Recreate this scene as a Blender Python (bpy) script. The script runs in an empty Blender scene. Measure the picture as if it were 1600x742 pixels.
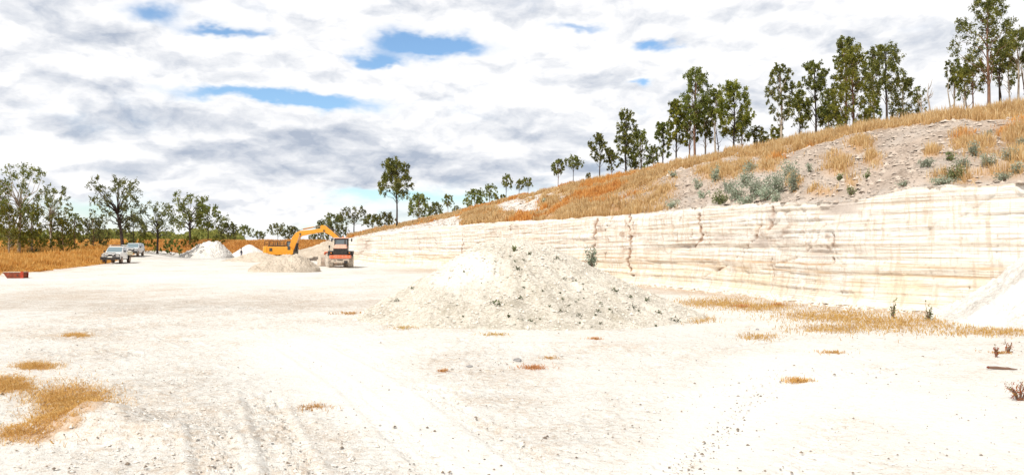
import bpy, math, random
import numpy as np
from mathutils import Vector
from mathutils.bvhtree import BVHTree
R = math.radians
random.seed(4); RNG = np.random.default_rng(11)
SC = bpy.context.scene
COL = SC.collection
F = 1200.0; HZ = 381.0; CH = 2.2        # focal length in photo pixels, horizon row, eye height

# ------------------------------------------------------------------ camera
cam = bpy.data.cameras.new('camera'); co = bpy.data.objects.new('camera', cam); COL.objects.link(co)
cam.sensor_width = 36; cam.lens = 36*F/1600; cam.clip_end = 6000; cam.clip_start = .05
co.location = (0, 0, CH); co.rotation_euler = (R(90)+math.atan((HZ-371)/F), 0, 0)
SC.camera = co

# ------------------------------------------------------------------ exposure, sun, sky
SC.view_settings.view_transform = 'Standard'; SC.view_settings.look = 'None'
SC.view_settings.gamma = 1; SC.view_settings.exposure = 0.05
SUN_EL, SUN_AZ = 50, 218                # azimuth clockwise from +Y: behind the camera, to the left
sl = bpy.data.lights.new('sun', 'SUN'); sl.energy = 3.9; sl.angle = R(.55); sl.color = (1, .955, .87)
so = bpy.data.objects.new('sun', sl); COL.objects.link(so)
so.rotation_euler = (R(90-SUN_EL), 0, R(180-SUN_AZ)); so.location = (-30, -30, 60)

class NT:
    """small helper round a node tree"""
    def __init__(s, t): s.t = t; t.nodes.clear()
    def n(s, typ, **kw):
        ins = kw.pop('ins', {}); nd = s.t.nodes.new(typ)
        for k, v in kw.items(): setattr(nd, k, v)
        for k, v in ins.items(): s.put(nd.inputs[k], v)
        return nd
    def put(s, sock, v):
        if isinstance(v, bpy.types.NodeSocket): s.t.links.new(v, sock)
        elif isinstance(v, tuple) and sock.type == 'RGBA' and len(v) == 3: sock.default_value = v+(1,)
        else: sock.default_value = v
    def m(s, op, a, b=0., c=0., clamp=False):
        nd = s.n('ShaderNodeMath', operation=op, use_clamp=clamp)
        for i, v in enumerate((a, b, c)): s.put(nd.inputs[i], v)
        return nd.outputs[0]
    def vm(s, op, a, b=(0, 0, 0)):
        nd = s.n('ShaderNodeVectorMath', operation=op); s.put(nd.inputs[0], a)
        if op == 'SCALE': s.put(nd.inputs['Scale'], b)
        else: s.put(nd.inputs[1], b)
        return nd.outputs[0]
    def noise(s, vec, scale, detail=4., rough=.5, dist=0.):
        nd = s.n('ShaderNodeTexNoise', ins={'Scale': scale, 'Detail': detail, 'Roughness': rough, 'Distortion': dist})
        s.t.links.new(vec, nd.inputs['Vector']); return nd.outputs['Fac']
    def rng(s, v, a, b, c=0., d=1., smooth=True):
        nd = s.n('ShaderNodeMapRange', interpolation_type='SMOOTHSTEP' if smooth else 'LINEAR')
        for i, q in enumerate((v, a, b, c, d)): s.put(nd.inputs[i], q)
        return nd.outputs[0]
    def mix(s, f, a, b, blend='MIX'):
        nd = s.n('ShaderNodeMix', data_type='RGBA', blend_type=blend)
        s.put(nd.inputs[0], f); s.put(nd.inputs[6], a); s.put(nd.inputs[7], b); return nd.outputs[2]
    def attr(s, name): return s.n('ShaderNodeAttribute', attribute_name=name).outputs['Fac']

W = bpy.data.worlds.new('World'); SC.world = W; W.use_nodes = True
w = NT(W.node_tree)
sky = w.n('ShaderNodeTexSky', sky_type='NISHITA', sun_disc=False, sun_elevation=R(SUN_EL), sun_rotation=R(SUN_AZ),
          air_density=1.0, dust_density=.4, ozone_density=2.5)
dr = w.n('ShaderNodeTexCoord').outputs['Generated']
sp = w.n('ShaderNodeSeparateXYZ', ins={0: dr})
X_, Y_, Z_ = sp.outputs
az = w.m('ARCTAN2', X_, Y_); el = w.m('ARCSINE', Z_)
# clouds: layered noise on the direction, flattened towards the horizon as a cloud deck is
zz = w.m('POWER', w.m('MAXIMUM', Z_, 0.), .8)
q = w.n('ShaderNodeCombineXYZ', ins={0: X_, 1: Y_, 2: w.m('MULTIPLY', zz, 1.9)}).outputs[0]
warp = w.n('ShaderNodeTexNoise', ins={'Scale': 7., 'Detail': 5., 'Roughness': .6}); w.t.links.new(q, warp.inputs['Vector'])
wv = w.vm('SUBTRACT', warp.outputs['Color'], (.5, .5, .5))
qw = w.vm('ADD', q, w.vm('SCALE', wv, .09))
ws = w.n('ShaderNodeSeparateXYZ', ins={0: wv})
def blob(lst, k=1.):
    """soft patches in azimuth/elevation (degrees): where the deck is thin or thick"""
    tot = None
    for (bx, by, rx, ry, a) in lst:
        ca = math.atan((bx-800)/F); ce = math.atan((HZ-by)/F*math.cos(ca))
        u = w.m('DIVIDE', w.m('SUBTRACT', w.m('MULTIPLY_ADD', ws.outputs[0], .16*k, az), ca), rx/F)
        v = w.m('DIVIDE', w.m('SUBTRACT', w.m('MULTIPLY_ADD', ws.outputs[2], .075*k, el), ce), ry/F)
        g = w.m('MULTIPLY', w.m('EXPONENT', w.m('MULTIPLY', w.m('ADD', w.m('MULTIPLY', u, u), w.m('MULTIPLY', v, v)), -1.)), a)
        tot = g if tot is None else w.m('ADD', tot, g)
    return tot
hole = blob([(430, 157, 130, 12, 1.05), (690, 72, 75, 15, 1.1), (600, 92, 50, 10, .8), (385, 52, 50, 9, .75),
             (1030, 68, 36, 11, .9), (905, 40, 40, 7, .55), (265, 20, 50, 14, .6), (570, 302, 75, 8, .6),
             (660, 312, 110, 11, .5), (130, 320, 90, 22, .6), (1000, 132, 22, 6, .7), (760, 335, 120, 18, .4), (420, 350, 200, 10, .3)])
def billow(vec):
    nd = w.n('ShaderNodeTexVoronoi', feature='F1', ins={'Scale': 9., 'Detail': 3., 'Roughness': .6, 'Randomness': 1.})
    nd.normalize = True; w.t.links.new(vec, nd.inputs['Vector']); return nd.outputs['Distance']
v1 = billow(qw)
n1 = w.noise(qw, 5.5, 12., .56)
dens = w.m('SUBTRACT', w.m('MULTIPLY_ADD', n1, 1.1, w.m('MULTIPLY_ADD', v1, -.9, .72)), w.m('MULTIPLY', hole, 1.45))
cover = w.rng(dens, -.05, .92)
up = w.vm('ADD', qw, (0, 0, .028))
n2 = w.noise(qw, 9., 12., .55); n3 = w.noise(up, 9., 12., .55)
n4 = w.noise(qw, 3.2, 6., .5)
dark = blob([(430, 232, 270, 24, .8), (560, 262, 260, 24, 1.0), (250, 200, 200, 20, .4), (110, 30, 150, 45, .85), (560, 25, 150, 30, .35),
             (80, 180, 170, 30, .45), (850, 215, 110, 60, .55), (1000, 120, 110, 70, .25), (300, 300, 240, 24, .5), (760, 15, 150, 20, .3),
             (1280, 50, 200, 20, .2), (1440, 110, 120, 40, .28), (900, 260, 120, 40, .4)], .8)
lit = w.m('MULTIPLY_ADD', w.m('SUBTRACT', n2, n3), 4.6, w.m('MULTIPLY_ADD', w.m('SUBTRACT', n4, .5), .9, w.m('MULTIPLY_ADD', w.m('SUBTRACT', .42, v1), 1.9, .62)))
lit = w.m('SUBTRACT', lit, w.m('MULTIPLY', dark, .72))
lit = w.m('ADD', lit, w.m('MULTIPLY', hole, .5))
lf = w.rng(lit, -.42, .80, smooth=False)
ccol = w.mix(lf, (.45, .51, .62), (1.0, 1.0, 1.01))
ccol = w.vm('SCALE', ccol, w.rng(el, R(19), R(42), 1., .30))   # unseen clouds overhead dimmed on purpose, to cut the ambient light
skyc = w.mix(1., w.vm('SCALE', sky.outputs[0], .15), (.88, 1.0, 1.06), 'MULTIPLY')
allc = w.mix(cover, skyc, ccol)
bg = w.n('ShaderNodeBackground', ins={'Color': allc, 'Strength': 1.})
w.n('ShaderNodeOutputWorld', ins={'Surface': bg.outputs[0]})

# ------------------------------------------------------------------ numeric helpers
def _h(ix, iy, seed):
    n = (ix.astype(np.int64)*374761393 + iy.astype(np.int64)*668265263 + seed*1442695041) & 0x7fffffff
    n = ((n ^ (n >> 13))*1274126177) & 0x7fffffff
    return ((n ^ (n >> 16)) & 0xffff)/65535.0
def vn(x, y, seed=0):
    x = np.asarray(x, float); y = np.asarray(y, float)
    ix = np.floor(x); iy = np.floor(y); fx = x-ix; fy = y-iy
    ux = fx*fx*(3-2*fx); uy = fy*fy*(3-2*fy)
    a = _h(ix, iy, seed); b = _h(ix+1, iy, seed); c = _h(ix, iy+1, seed); d = _h(ix+1, iy+1, seed)
    return (a+(b-a)*ux)*(1-uy)+(c+(d-c)*ux)*uy
def fbm(x, y, o=4, seed=0, g=.5):
    x = np.asarray(x, float); y = np.asarray(y, float)
    s = 0; a = 1; t = 0
    for i in range(o):
        s = s+a*(vn(x, y, seed+i*17)*2-1); t += a; a *= g; x, y = x*1.93+y*.31+5.2, y*1.93-x*.31+1.7
    return s/t
def sm(t): t = np.clip(t, 0, 1); return t*t*(3-2*t)
def pxof(X, Y): return 800+F*X/np.maximum(Y, .3)
def pyof(Z, Y): return HZ-F*(Z-CH)/np.maximum(Y, .3)
def gau(x, y, cx, cy, rx, ry): return np.exp(-((x-cx)/rx)**2-((y-cy)/ry)**2)

# ------------------------------------------------------------------ scene helpers
def tag(o, label=None, cat=None, group=None, kind=None):
    if label: o['label'] = label
    if cat: o['category'] = cat
    if group: o['group'] = group
    if kind: o['kind'] = kind
    return o
def empty(name, loc, rz=0.):
    o = bpy.data.objects.new(name, None); COL.objects.link(o); o.location = loc; o.rotation_euler = (0, 0, rz)
    o.empty_display_size = .2; return o
def np_mesh(name, V, Fc, mat, parent=None, attrs=None, smooth=False, loc=None, mi=None):
    """V (n,3), Fc (m,3|4)"""
    me = bpy.data.meshes.new(name); V = np.asarray(V, np.float32); Fc = np.asarray(Fc, np.int32)
    k = Fc.shape[1]
    me.vertices.add(len(V)); me.vertices.foreach_set('co', V.ravel())
    me.loops.add(Fc.size); me.loops.foreach_set('vertex_index', Fc.ravel())
    me.polygons.add(len(Fc)); me.polygons.foreach_set('loop_start', np.arange(0, Fc.size, k, dtype=np.int32))
    me.polygons.foreach_set('use_smooth', np.full(len(Fc), smooth))
    for m_ in (mat if isinstance(mat, (list, tuple)) else [mat]): me.materials.append(m_)
    if mi is not None: me.polygons.foreach_set('material_index', np.asarray(mi, np.int32))
    for nm, (dom, arr) in (attrs or {}).items():
        a = me.attributes.new(nm, 'FLOAT', dom); a.data.foreach_set('value', np.asarray(arr, np.float32))
    me.update(calc_edges=True)
    o = bpy.data.objects.new(name, me); COL.objects.link(o)
    if parent: o.parent = parent
    if loc is not None: o.location = loc
    return o
def grid_faces(nu, nv, wrap=False):
    i = np.arange(nu if wrap else nu-1)[:, None]; j = np.arange(nv-1)[None, :]
    i2 = (i+1) % nu
    return np.stack([i*nv+j, i2*nv+j, i2*nv+j+1, i*nv+j+1], -1).reshape(-1, 4)
class MB:
    def __init__(s): s.v = []; s.f = []
    def add(s, vs, fs):
        b = len(s.v); s.v += [tuple(v) for v in vs]; s.f += [tuple(b+i for i in f) for f in fs]; return s
    def box(s, x0, x1, y0, y1, z0, z1, tx=0, ty=0):
        vs = [(x0, y0, z0), (x1, y0, z0), (x1, y1, z0), (x0, y1, z0), (x0+tx, y0+ty, z1), (x1-tx, y0+ty, z1), (x1-tx, y1-ty, z1), (x0+tx, y1-ty, z1)]
        return s.add(vs, [(0, 3, 2, 1), (4, 5, 6, 7), (0, 1, 5, 4), (1, 2, 6, 5), (2, 3, 7, 6), (3, 0, 4, 7)])
    def prism(s, pts, a0, a1, ax='x', tap=None):
        """polygon pts extruded along ax from a0 to a1; tap(p, side)->offset inwards"""
        n = len(pts); vs = []
        for k, a in enumerate((a0, a1)):
            for p in pts:
                t = (tap(p) if tap else 0)*(1 if k == 0 else -1)
                vs.append((a+t, p[0], p[1]) if ax == 'x' else (p[0], a+t, p[1]) if ax == 'y' else (p[0], p[1], a+t))
        fs = [tuple(range(n))[::-1], tuple(range(n, 2*n))]+[(i, (i+1) % n, n+(i+1) % n, n+i) for i in range(n)]
        return s.add(vs, fs)
    def tube(s, pts, rad, n=8):
        pts = [Vector(p) for p in pts]; rad = rad if isinstance(rad, (list, tuple)) else [rad]*len(pts)
        vs = []; up0 = Vector((0, 0, 1))
        for i, p in enumerate(pts):
            d = (pts[min(i+1, len(pts)-1)]-pts[max(i-1, 0)]).normalized()
            u = d.cross(up0 if abs(d.z) < .95 else Vector((1, 0, 0))).normalized(); v = d.cross(u)
            for k in range(n):
                a = 2*math.pi*k/n; vs.append(p+(u*math.cos(a)+v*math.sin(a))*rad[i])
        m = len(pts)
        fs = [(i*n+k, i*n+(k+1) % n, (i+1)*n+(k+1) % n, (i+1)*n+k) for i in range(m-1) for k in range(n)]
        fs += [tuple(range(n))[::-1], tuple((m-1)*n+k for k in range(n))]
        return s.add(vs, fs)
    def lathe(s, c, ax, prof, n=20):
        """prof list of (along, radius) round axis ax through c"""
        A = Vector({'x': (1, 0, 0), 'y': (0, 1, 0), 'z': (0, 0, 1)}[ax]); U = Vector({'x': (0, 1, 0), 'y': (0, 0, 1), 'z': (1, 0, 0)}[ax]); Vv = A.cross(U)
        c = Vector(c); m = len(prof); vs = []
        for (a, r) in prof:
            for k in range(n):
                t = 2*math.pi*k/n; vs.append(c+A*a+(U*math.cos(t)+Vv*math.sin(t))*max(r, .001))
        fs = [(i*n+k, i*n+(k+1) % n, (i+1)*n+(k+1) % n, (i+1)*n+k) for i in range(m-1) for k in range(n)]
        fs += [tuple(range(n))[::-1], tuple((m-1)*n+k for k in range(n))]
        return s.add(vs, fs)
    def build(s, name, mat, parent=None, bevel=0., smooth=False, label=None, loc=None):
        me = bpy.data.meshes.new(name); me.from_pydata(s.v, [], s.f); me.materials.append(mat); me.update()
        if smooth: me.polygons.foreach_set('use_smooth', [True]*len(me.polygons))
        o = bpy.data.objects.new(name, me); COL.objects.link(o)
        if parent: o.parent = parent
        if loc is not None: o.location = loc
        if bevel:
            b = o.modifiers.new('b', 'BEVEL'); b.width = bevel; b.segments = 2; b.limit_method = 'ANGLE'; b.angle_limit = R(35)
        if label: o['label'] = label
        return o
def dup(root, loc, rz=None, scale=None):
    def cp(o, par):
        c = o.copy(); COL.objects.link(c); c.parent = par
        for ch in list(o.children): cp(ch, c)
        return c
    r = cp(root, None); r.location = loc
    if rz is not None: r.rotation_euler = (0, 0, rz)
    if scale: r.scale = (scale,)*3
    return r

# ------------------------------------------------------------------ materials
def pmat(name, col, rough=.6, metal=0., var=.15, vs=3., bump=0., dirt=None, dirt_amt=.4, spec=.4, coat=0.):
    m = bpy.data.materials.new(name); m.use_nodes = True; t = NT(m.node_tree)
    oc = t.n('ShaderNodeTexCoord').outputs['Object']
    nz = t.noise(oc, vs, 6., .6)
    c = t.mix(t.rng(nz, .3, .7), tuple(x*(1-var) for x in col), tuple(min(1, x*(1+var)) for x in col))
    if dirt:
        sz = t.n('ShaderNodeSeparateXYZ', ins={0: oc}).outputs[2]
        dn = t.m('MULTIPLY', t.rng(t.noise(oc, vs*2.3, 5., .65), .42, .66), dirt_amt)
        c = t.mix(dn, c, dirt)
    b = t.n('ShaderNodeBsdfPrincipled', ins={'Base Color': c, 'Roughness': rough, 'Metallic': metal, 'Specular IOR Level': spec})
    if coat: b.inputs['Coat Weight'].default_value = coat
    if bump:
        bp = t.n('ShaderNodeBump', ins={'Strength': .6, 'Distance': bump, 'Height': t.noise(oc, vs*6, 5., .6)}); t.t.links.new(bp.outputs[0], b.inputs['Normal'])
    t.n('ShaderNodeOutputMaterial', ins={'Surface': b.outputs[0]}); return m
DUST = (.62, .52, .40)
M = {}
M['white'] = pmat('white_paint', (.88, .88, .87), .3, var=.03, dirt=(.6, .5, .38), dirt_amt=.08, coat=.3)
M['silver'] = pmat('pale_paint', (.78, .81, .84), .3, var=.05, dirt=(.55, .48, .40), dirt_amt=.25, coat=.3)
M['cream'] = pmat('cream_panel', (.74, .69, .50), .5, var=.06, dirt=DUST, dirt_amt=.3)
M['black'] = pmat('black_plastic', (.022, .022, .024), .5, var=.3, dirt=(.25, .2, .15), dirt_amt=.2)
M['dark'] = pmat('dark_steel', (.05, .048, .045), .5, .3, dirt=(.3, .24, .18), dirt_amt=.3)
M['tyre'] = pmat('tyre_rubber', (.03, .028, .026), .85, dirt=(.42, .26, .16), dirt_amt=.75, vs=5)
M['tyre_dust'] = pmat('dusty_tyre_rubber', (.42, .37, .31), .95, dirt=(.66, .58, .49), dirt_amt=.8, vs=3, bump=.03)
M['rim'] = pmat('dusty_rim', (.45, .35, .27), .6, .2, dirt=(.5, .3, .18), dirt_amt=.6)
M['yellow'] = pmat('yellow_orange_paint', (.80, .33, .012), .38, var=.05, dirt=(.7, .5, .28), dirt_amt=.18, coat=.2)
M['orange'] = pmat('red_orange_paint', (.78, .16, .06), .45, var=.1, dirt=(.7, .5, .38), dirt_amt=.45)
M['pink'] = pmat('dusty_hood_paint', (.78, .40, .29), .6, var=.1, dirt=(.72, .58, .48), dirt_amt=.6)
M['dustmetal'] = pmat('dust_caked_steel', (.55, .47, .38), .9, dirt=(.7, .62, .52), dirt_amt=.8, bump=.03)
M['rust'] = pmat('rusty_steel', (.26, .055, .022), .8, .2, var=.45, vs=4., dirt=(.12, .05, .04), dirt_amt=.7, bump=.01)
M['amber'] = pmat('amber_lens', (.8, .25, .03), .3)
M['lens'] = pmat('lamp_lens', (.75, .78, .8), .1, .3, coat=1.)
M['plate'] = pmat('plate_white', (.8, .8, .75), .4)
M['skin'] = pmat('skin', (.45, .27, .19), .6)
M['shirt'] = pmat('dark_shirt', (.045, .04, .06), .9)
M['trouser'] = pmat('grey_trousers', (.16, .17, .22), .9)
M['hat'] = pmat('dark_hat', (.06, .04, .035), .8)
def glass(name, tint=(.09, .13, .15)):
    m = bpy.data.materials.new(name); m.use_nodes = True; t = NT(m.node_tree)
    b = t.n('ShaderNodeBsdfPrincipled', ins={'Base Color': tint, 'Roughness': .06, 'Specular IOR Level': 1., 'Coat Weight': 1.})
    t.n('ShaderNodeOutputMaterial', ins={'Surface': b.outputs[0]}); return m
M['glass'] = glass('window_glass'); M['glass_pale'] = glass('reflecting_glass', (.22, .30, .34)); M['glass_dark'] = glass('dark_glass', (.03, .035, .035))
def vegmat(name, c0, c1, c2, trans=.3, rough=.6, objv=.2):
    m = bpy.data.materials.new(name); m.use_nodes = True; t = NT(m.node_tree)
    v = t.attr('v'); oi = t.n('ShaderNodeObjectInfo').outputs['Random']
    c = t.mix(t.rng(v, .0, .6, smooth=False), c0, c1); c = t.mix(t.rng(v, .6, 1., smooth=False), c, c2)
    hs = t.n('ShaderNodeHueSaturation', ins={'Hue': t.m('MULTIPLY_ADD', oi, .03, .485), 'Value': t.m('MULTIPLY_ADD', oi, 2*objv, 1-objv), 'Color': c})
    c = hs.outputs[0]
    d = t.n('ShaderNodeBsdfPrincipled', ins={'Base Color': c, 'Roughness': rough, 'Specular IOR Level': .3})
    tr = t.n('ShaderNodeBsdfTranslucent', ins={'Color': c})
    mx = t.n('ShaderNodeMixShader', ins={0: trans, 1: d.outputs[0], 2: tr.outputs[0]})
    t.n('ShaderNodeOutputMaterial', ins={'Surface': mx.outputs[0]}); return m
M['leaf_tall'] = vegmat('eucalypt_leaves', (.09, .115, .028), (.23, .25, .055), (.42, .42, .13), .45)
M['leaf_dark'] = vegmat('dark_eucalypt_leaves', (.075, .09, .032), (.20, .215, .07), (.38, .38, .14), .42)
M['leaf_yel'] = vegmat('young_eucalypt_leaves', (.11, .125, .022), (.27, .275, .042), (.46, .42, .08), .45)
M['leaf_grey'] = vegmat('grey_green_shrub_leaves', (.22, .27, .19), (.42, .48, .37), (.60, .64, .52), .45)
M['leaf_weed'] = vegmat('weed_leaves', (.035, .05, .02), (.08, .10, .035), (.14, .16, .06))
M['leaf_green'] = vegmat('green_shrub_leaves', (.10, .14, .05), (.22, .27, .11), (.36, .40, .18), .4)
M['leaf_red'] = vegmat('red_weed_leaves', (.26, .05, .02), (.42, .10, .03), (.22, .24, .07), .4)
M['grass_gold'] = vegmat('golden_dry_grass', (.42, .27, .11), (.70, .50, .23), (.84, .70, .42), .35, .8, .05)
M['grass_orange'] = vegmat('orange_dry_grass', (.46, .21, .055), (.74, .38, .10), (.86, .57, .23), .35, .8, .05)
M['grass_straw'] = vegmat('straw', (.42, .22, .06), (.62, .40, .13), (.74, .56, .24), .3, .8, .05)
M['straw_orange'] = vegmat('orange_straw', (.40, .18, .06), (.70, .38, .13), (.84, .62, .34), .3, .8, .05)
M['bark_pale'] = pmat('pale_bark', (.42, .36, .29), .9, var=.35, vs=2.5, bump=.02)
M['bark_red'] = pmat('reddish_bark', (.22, .13, .09), .9, var=.4, vs=2.5, bump=.02)
M['bark_dark'] = pmat('dark_bark', (.055, .04, .033), .95, var=.5, vs=2.5, bump=.03)

def earth(name, kind):
    """white clay ground and heaps; masks come from attributes on the surface"""
    m = bpy.data.materials.new(name); m.use_nodes = True; t = NT(m.node_tree)
    P = t.n('ShaderNodeNewGeometry').outputs['Position']
    A = {'ground': ((.85, .828, .79), (.69, .585, .485)), 'heap': ((.80, .75, .67), (.50, .45, .365)), 'beige': ((.72, .63, .53), (.52, .44, .35)),
         'hill': ((.56, .46, .385), (.33, .26, .21)), 'white': ((.86, .84, .81), (.60, .56, .51))}[kind]
    big = t.noise(P, .35, 5., .6, .6); mid = t.noise(P, 1.7, 6., .62, .4); fine = t.noise(P, 9., 8., .68); grit = t.noise(P, 42., 4., .7)
    rough = t.attr('rough')
    k = t.m('ADD', t.m('MULTIPLY', t.m('SUBTRACT', big, .5), 1.3), t.m('MULTIPLY', t.m('SUBTRACT', mid, .5), 1.5))
    k = t.m('ADD', k, t.m('MULTIPLY', t.m('SUBTRACT', fine, .5), 2.8)); k = t.m('ADD', k, t.m('MULTIPLY', t.m('SUBTRACT', grit, .5), 1.7))
    k = t.m('ADD', k, t.m('MULTIPLY_ADD', rough, .95, -.34 if kind == 'ground' else -.2))
    c = t.mix(t.rng(k, -.1, 1.05), A[0], A[1])
    vn_ = t.noise(P, 14., 5., .6, .8)
    dk = t.m('MULTIPLY', t.rng(vn_, .56, .68), t.m('MULTIPLY_ADD', rough, .5, .22))
    c = t.mix(dk, c, (.40, .31, .23) if kind != 'hill' else (.20, .14, .10))
    c = t.mix(t.m('MULTIPLY', t.attr('grey'), t.rng(mid, .35, .6)), c, (.40, .385, .37))
    c = t.mix(t.m('MULTIPLY', t.attr('white'), t.rng(fine, .25, .6)), c, (.82, .80, .77))
    c = t.mix(t.m('MULTIPLY', t.attr('soil'), t.rng(fine, .25, .65, .45, 1.)), c, (.56, .34, .17))
    b = t.n('ShaderNodeBsdfPrincipled', ins={'Base Color': c, 'Roughness': .95, 'Specular IOR Level': .1})
    hgt = t.m('ADD', t.m('MULTIPLY', fine, 1.), t.m('MULTIPLY', grit, .32)); hgt = t.m('ADD', hgt, t.m('MULTIPLY', mid, 1.2))
    bp = t.n('ShaderNodeBump', ins={'Strength': t.m('MULTIPLY_ADD', rough, .5, .4), 'Distance': .08 if kind == 'ground' else .11, 'Height': hgt}); t.t.links.new(bp.outputs[0], b.inputs['Normal'])
    t.n('ShaderNodeOutputMaterial', ins={'Surface': b.outputs[0]}); return m
for k in ('ground', 'heap', 'beige', 'hill', 'white'): M['e_'+k] = earth(k+'_earth', k)

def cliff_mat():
    m = bpy.data.materials.new('banded_clay'); m.use_nodes = True; t = NT(m.node_tree)
    P = t.n('ShaderNodeNewGeometry').outputs['Position']; u = t.attr('su'); h = t.attr('sh')
    wav = t.m('MULTIPLY', t.m('SUBTRACT', t.noise(P, .16, 3., .5), .5), .16)
    hh = t.m('ADD', h, wav)
    def cv(a, b, c=0.): return t.n('ShaderNodeCombineXYZ', ins={0: a, 1: b, 2: c}).outputs[0]
    b1 = t.noise(cv(t.m('MULTIPLY', u, .05), t.m('MULTIPLY', hh, 2.6)), 1., 3., .55)      # thick beds
    b2 = t.noise(cv(t.m('MULTIPLY', u, .12), t.m('MULTIPLY', hh, 9.), 3.), 1., 4., .65)    # thin beds
    b3 = t.noise(cv(t.m('MULTIPLY', u, .5), t.m('MULTIPLY', hh, 26.), 7.), 1., 3., .6)      # laminae
    vs = t.noise(cv(t.m('MULTIPLY', u, 5.), t.m('MULTIPLY', hh, .5), 11.), 1., 5., .65)    # run-off streaks
    blt = t.noise(P, .8, 6., .6, .5); fine = t.noise(P, 7., 7., .7)
    c = t.mix(t.rng(b1, .35, .65), (.86, .84, .80), (.77, .71, .63))
    c = t.mix(t.m('MULTIPLY', t.rng(b2, .50, .66), t.rng(blt, .35, .55, .2, .8)), c, (.50, .38, .27))
    c = t.mix(t.m('MULTIPLY', t.rng(b3, .54, .66), t.m('MULTIPLY', t.rng(t.noise(P, .5, 3., .5), .38, .56), .8)), c, (.44, .33, .24))
    # ochre seams low on the face
    def seam(z, wd, s, seed):
        d = t.m('ABSOLUTE', t.m('SUBTRACT', t.m('ADD', hh, t.m('MULTIPLY', t.m('SUBTRACT', t.noise(cv(u, seed), .5, 4., .6), .5), .16)), z))
        g = t.rng(d, wd, wd*.25)
        return t.m('MULTIPLY', g, t.m('MULTIPLY', t.rng(t.noise(cv(t.m('MULTIPLY', u, .35), seed+5.), 1., 4., .6), .40, .58), s))
    c = t.mix(seam(1.42, .07, .9, 1.), c, (.52, .32, .17)); c = t.mix(seam(1.12, .06, .85, 2.), c, (.52, .33, .18))
    c = t.mix(seam(2.35, .05, .7, 3.), c, (.42, .32, .24)); c = t.mix(seam(3.0, .05, .6, 4.), c, (.45, .36, .28)); c = t.mix(seam(.8, .05, .5, 6.), c, (.6, .38, .18))
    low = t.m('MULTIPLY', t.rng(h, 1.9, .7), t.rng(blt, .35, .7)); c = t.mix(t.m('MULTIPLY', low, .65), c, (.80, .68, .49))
    c = t.mix(t.m('MULTIPLY', t.rng(vs, .50, .64), .6), c, (.60, .47, .36))
    c = t.mix(t.m('MULTIPLY', t.rng(fine, .54, .68), .6), c, (.55, .43, .33))
    c = t.mix(t.m('MULTIPLY', t.rng(t.attr('crack'), .12, .75), t.rng(fine, .25, .6, .35, 1.)), c, (.33, .20, .13))
    c = t.mix(t.m('MULTIPLY', t.attr('grey'), t.rng(fine, .2, .5, .5, 1.)), c, (.52, .45, .40))
    b = t.n('ShaderNodeBsdfPrincipled', ins={'Base Color': c, 'Roughness': .95, 'Specular IOR Level': .1})
    hg = t.m('ADD', t.m('MULTIPLY', b2, -1.), t.m('ADD', t.m('MULTIPLY', b3, -.5), t.m('MULTIPLY', fine, .5)))
    bp = t.n('ShaderNodeBump', ins={'Strength': .6, 'Distance': .12, 'Height': hg}); t.t.links.new(bp.outputs[0], b.inputs['Normal'])
    t.n('ShaderNodeOutputMaterial', ins={'Surface': b.outputs[0]}); return m
M['cliff'] = cliff_mat()

# ------------------------------------------------------------------ ground
def edge_x(Y): return np.interp(Y, [0, 40, 54, 66, 85, 110, 125, 160, 400, 4000], [-38, -36, -36.5, -39, -45, -54, -61, -70, -170, -1500])
def gw(px, py, z=0.):
    Y = (CH-z)*F/(py-HZ); return (px-800)/F*Y, Y
TRK = []
for pts, wd in (([(60, 520), (200, 548), (300, 610), (350, 742)], .24), ([(180, 505), (300, 535), (400, 600), (460, 742)], .24),
                ([(400, 515), (540, 600), (690, 742)], .2), ([(470, 510), (640, 590), (860, 742)], .2),
                ([(1330, 530), (1230, 600), (1010, 760)], .2), ([(1420, 530), (1350, 610), (1220, 760)], .2),
                ([(0, 492), (220, 480), (420, 466), (680, 448)], .16), ([(0, 468), (300, 458), (520, 447)], .2),
                ([(640, 600), (900, 640), (1200, 600), (1500, 560)], .18), ([(700, 530), (1000, 560), (1300, 520), (1500, 500)], .18)):
    TRK.append((np.array([gw(*p) for p in pts]), wd))
def track_dist(x, y):
    """signed effects of the tyre tracks -> (carve height, mask)"""
    z = np.zeros_like(x); mk = np.zeros_like(x)
    for P, wd in TRK:
        # resample the line smoothly
        tt = np.linspace(0, len(P)-1, 24); px = np.interp(tt, range(len(P)), P[:, 0]); py = np.interp(tt, range(len(P)), P[:, 1])
        k = np.ones(5)/5; px[2:-2] = np.convolve(px, k, 'valid'); py[2:-2] = np.convolve(py, k, 'valid')
        best = np.full(x.shape, 1e9); al = np.zeros_like(x); L = 0
        for i in range(len(px)-1):
            dx, dy = px[i+1]-px[i], py[i+1]-py[i]; l2 = dx*dx+dy*dy+1e-9; l = math.sqrt(l2)
            t = np.clip(((x-px[i])*dx+(y-py[i])*dy)/l2, 0, 1); d = np.hypot(x-px[i]-t*dx, y-py[i]-t*dy)
            s = d < best; best = np.where(s, d, best); al = np.where(s, L+t*l, al); L += l
        brk = sm((vn(al*.35, al*0+wd*50, 5)-.25)*3)
        ins = sm((wd-best)/.06)*brk
        ins = ins*(.45 if wd == .2 else 1); z += ins*(-.022+.018*np.sign(np.sin(al*2*math.pi/.17+best*9)))+(.006 if wd == .2 else .018)*np.exp(-((best-wd-.05)/.05)**2)*brk
        mk = np.maximum(mk, ins)
    return z, mk
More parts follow.
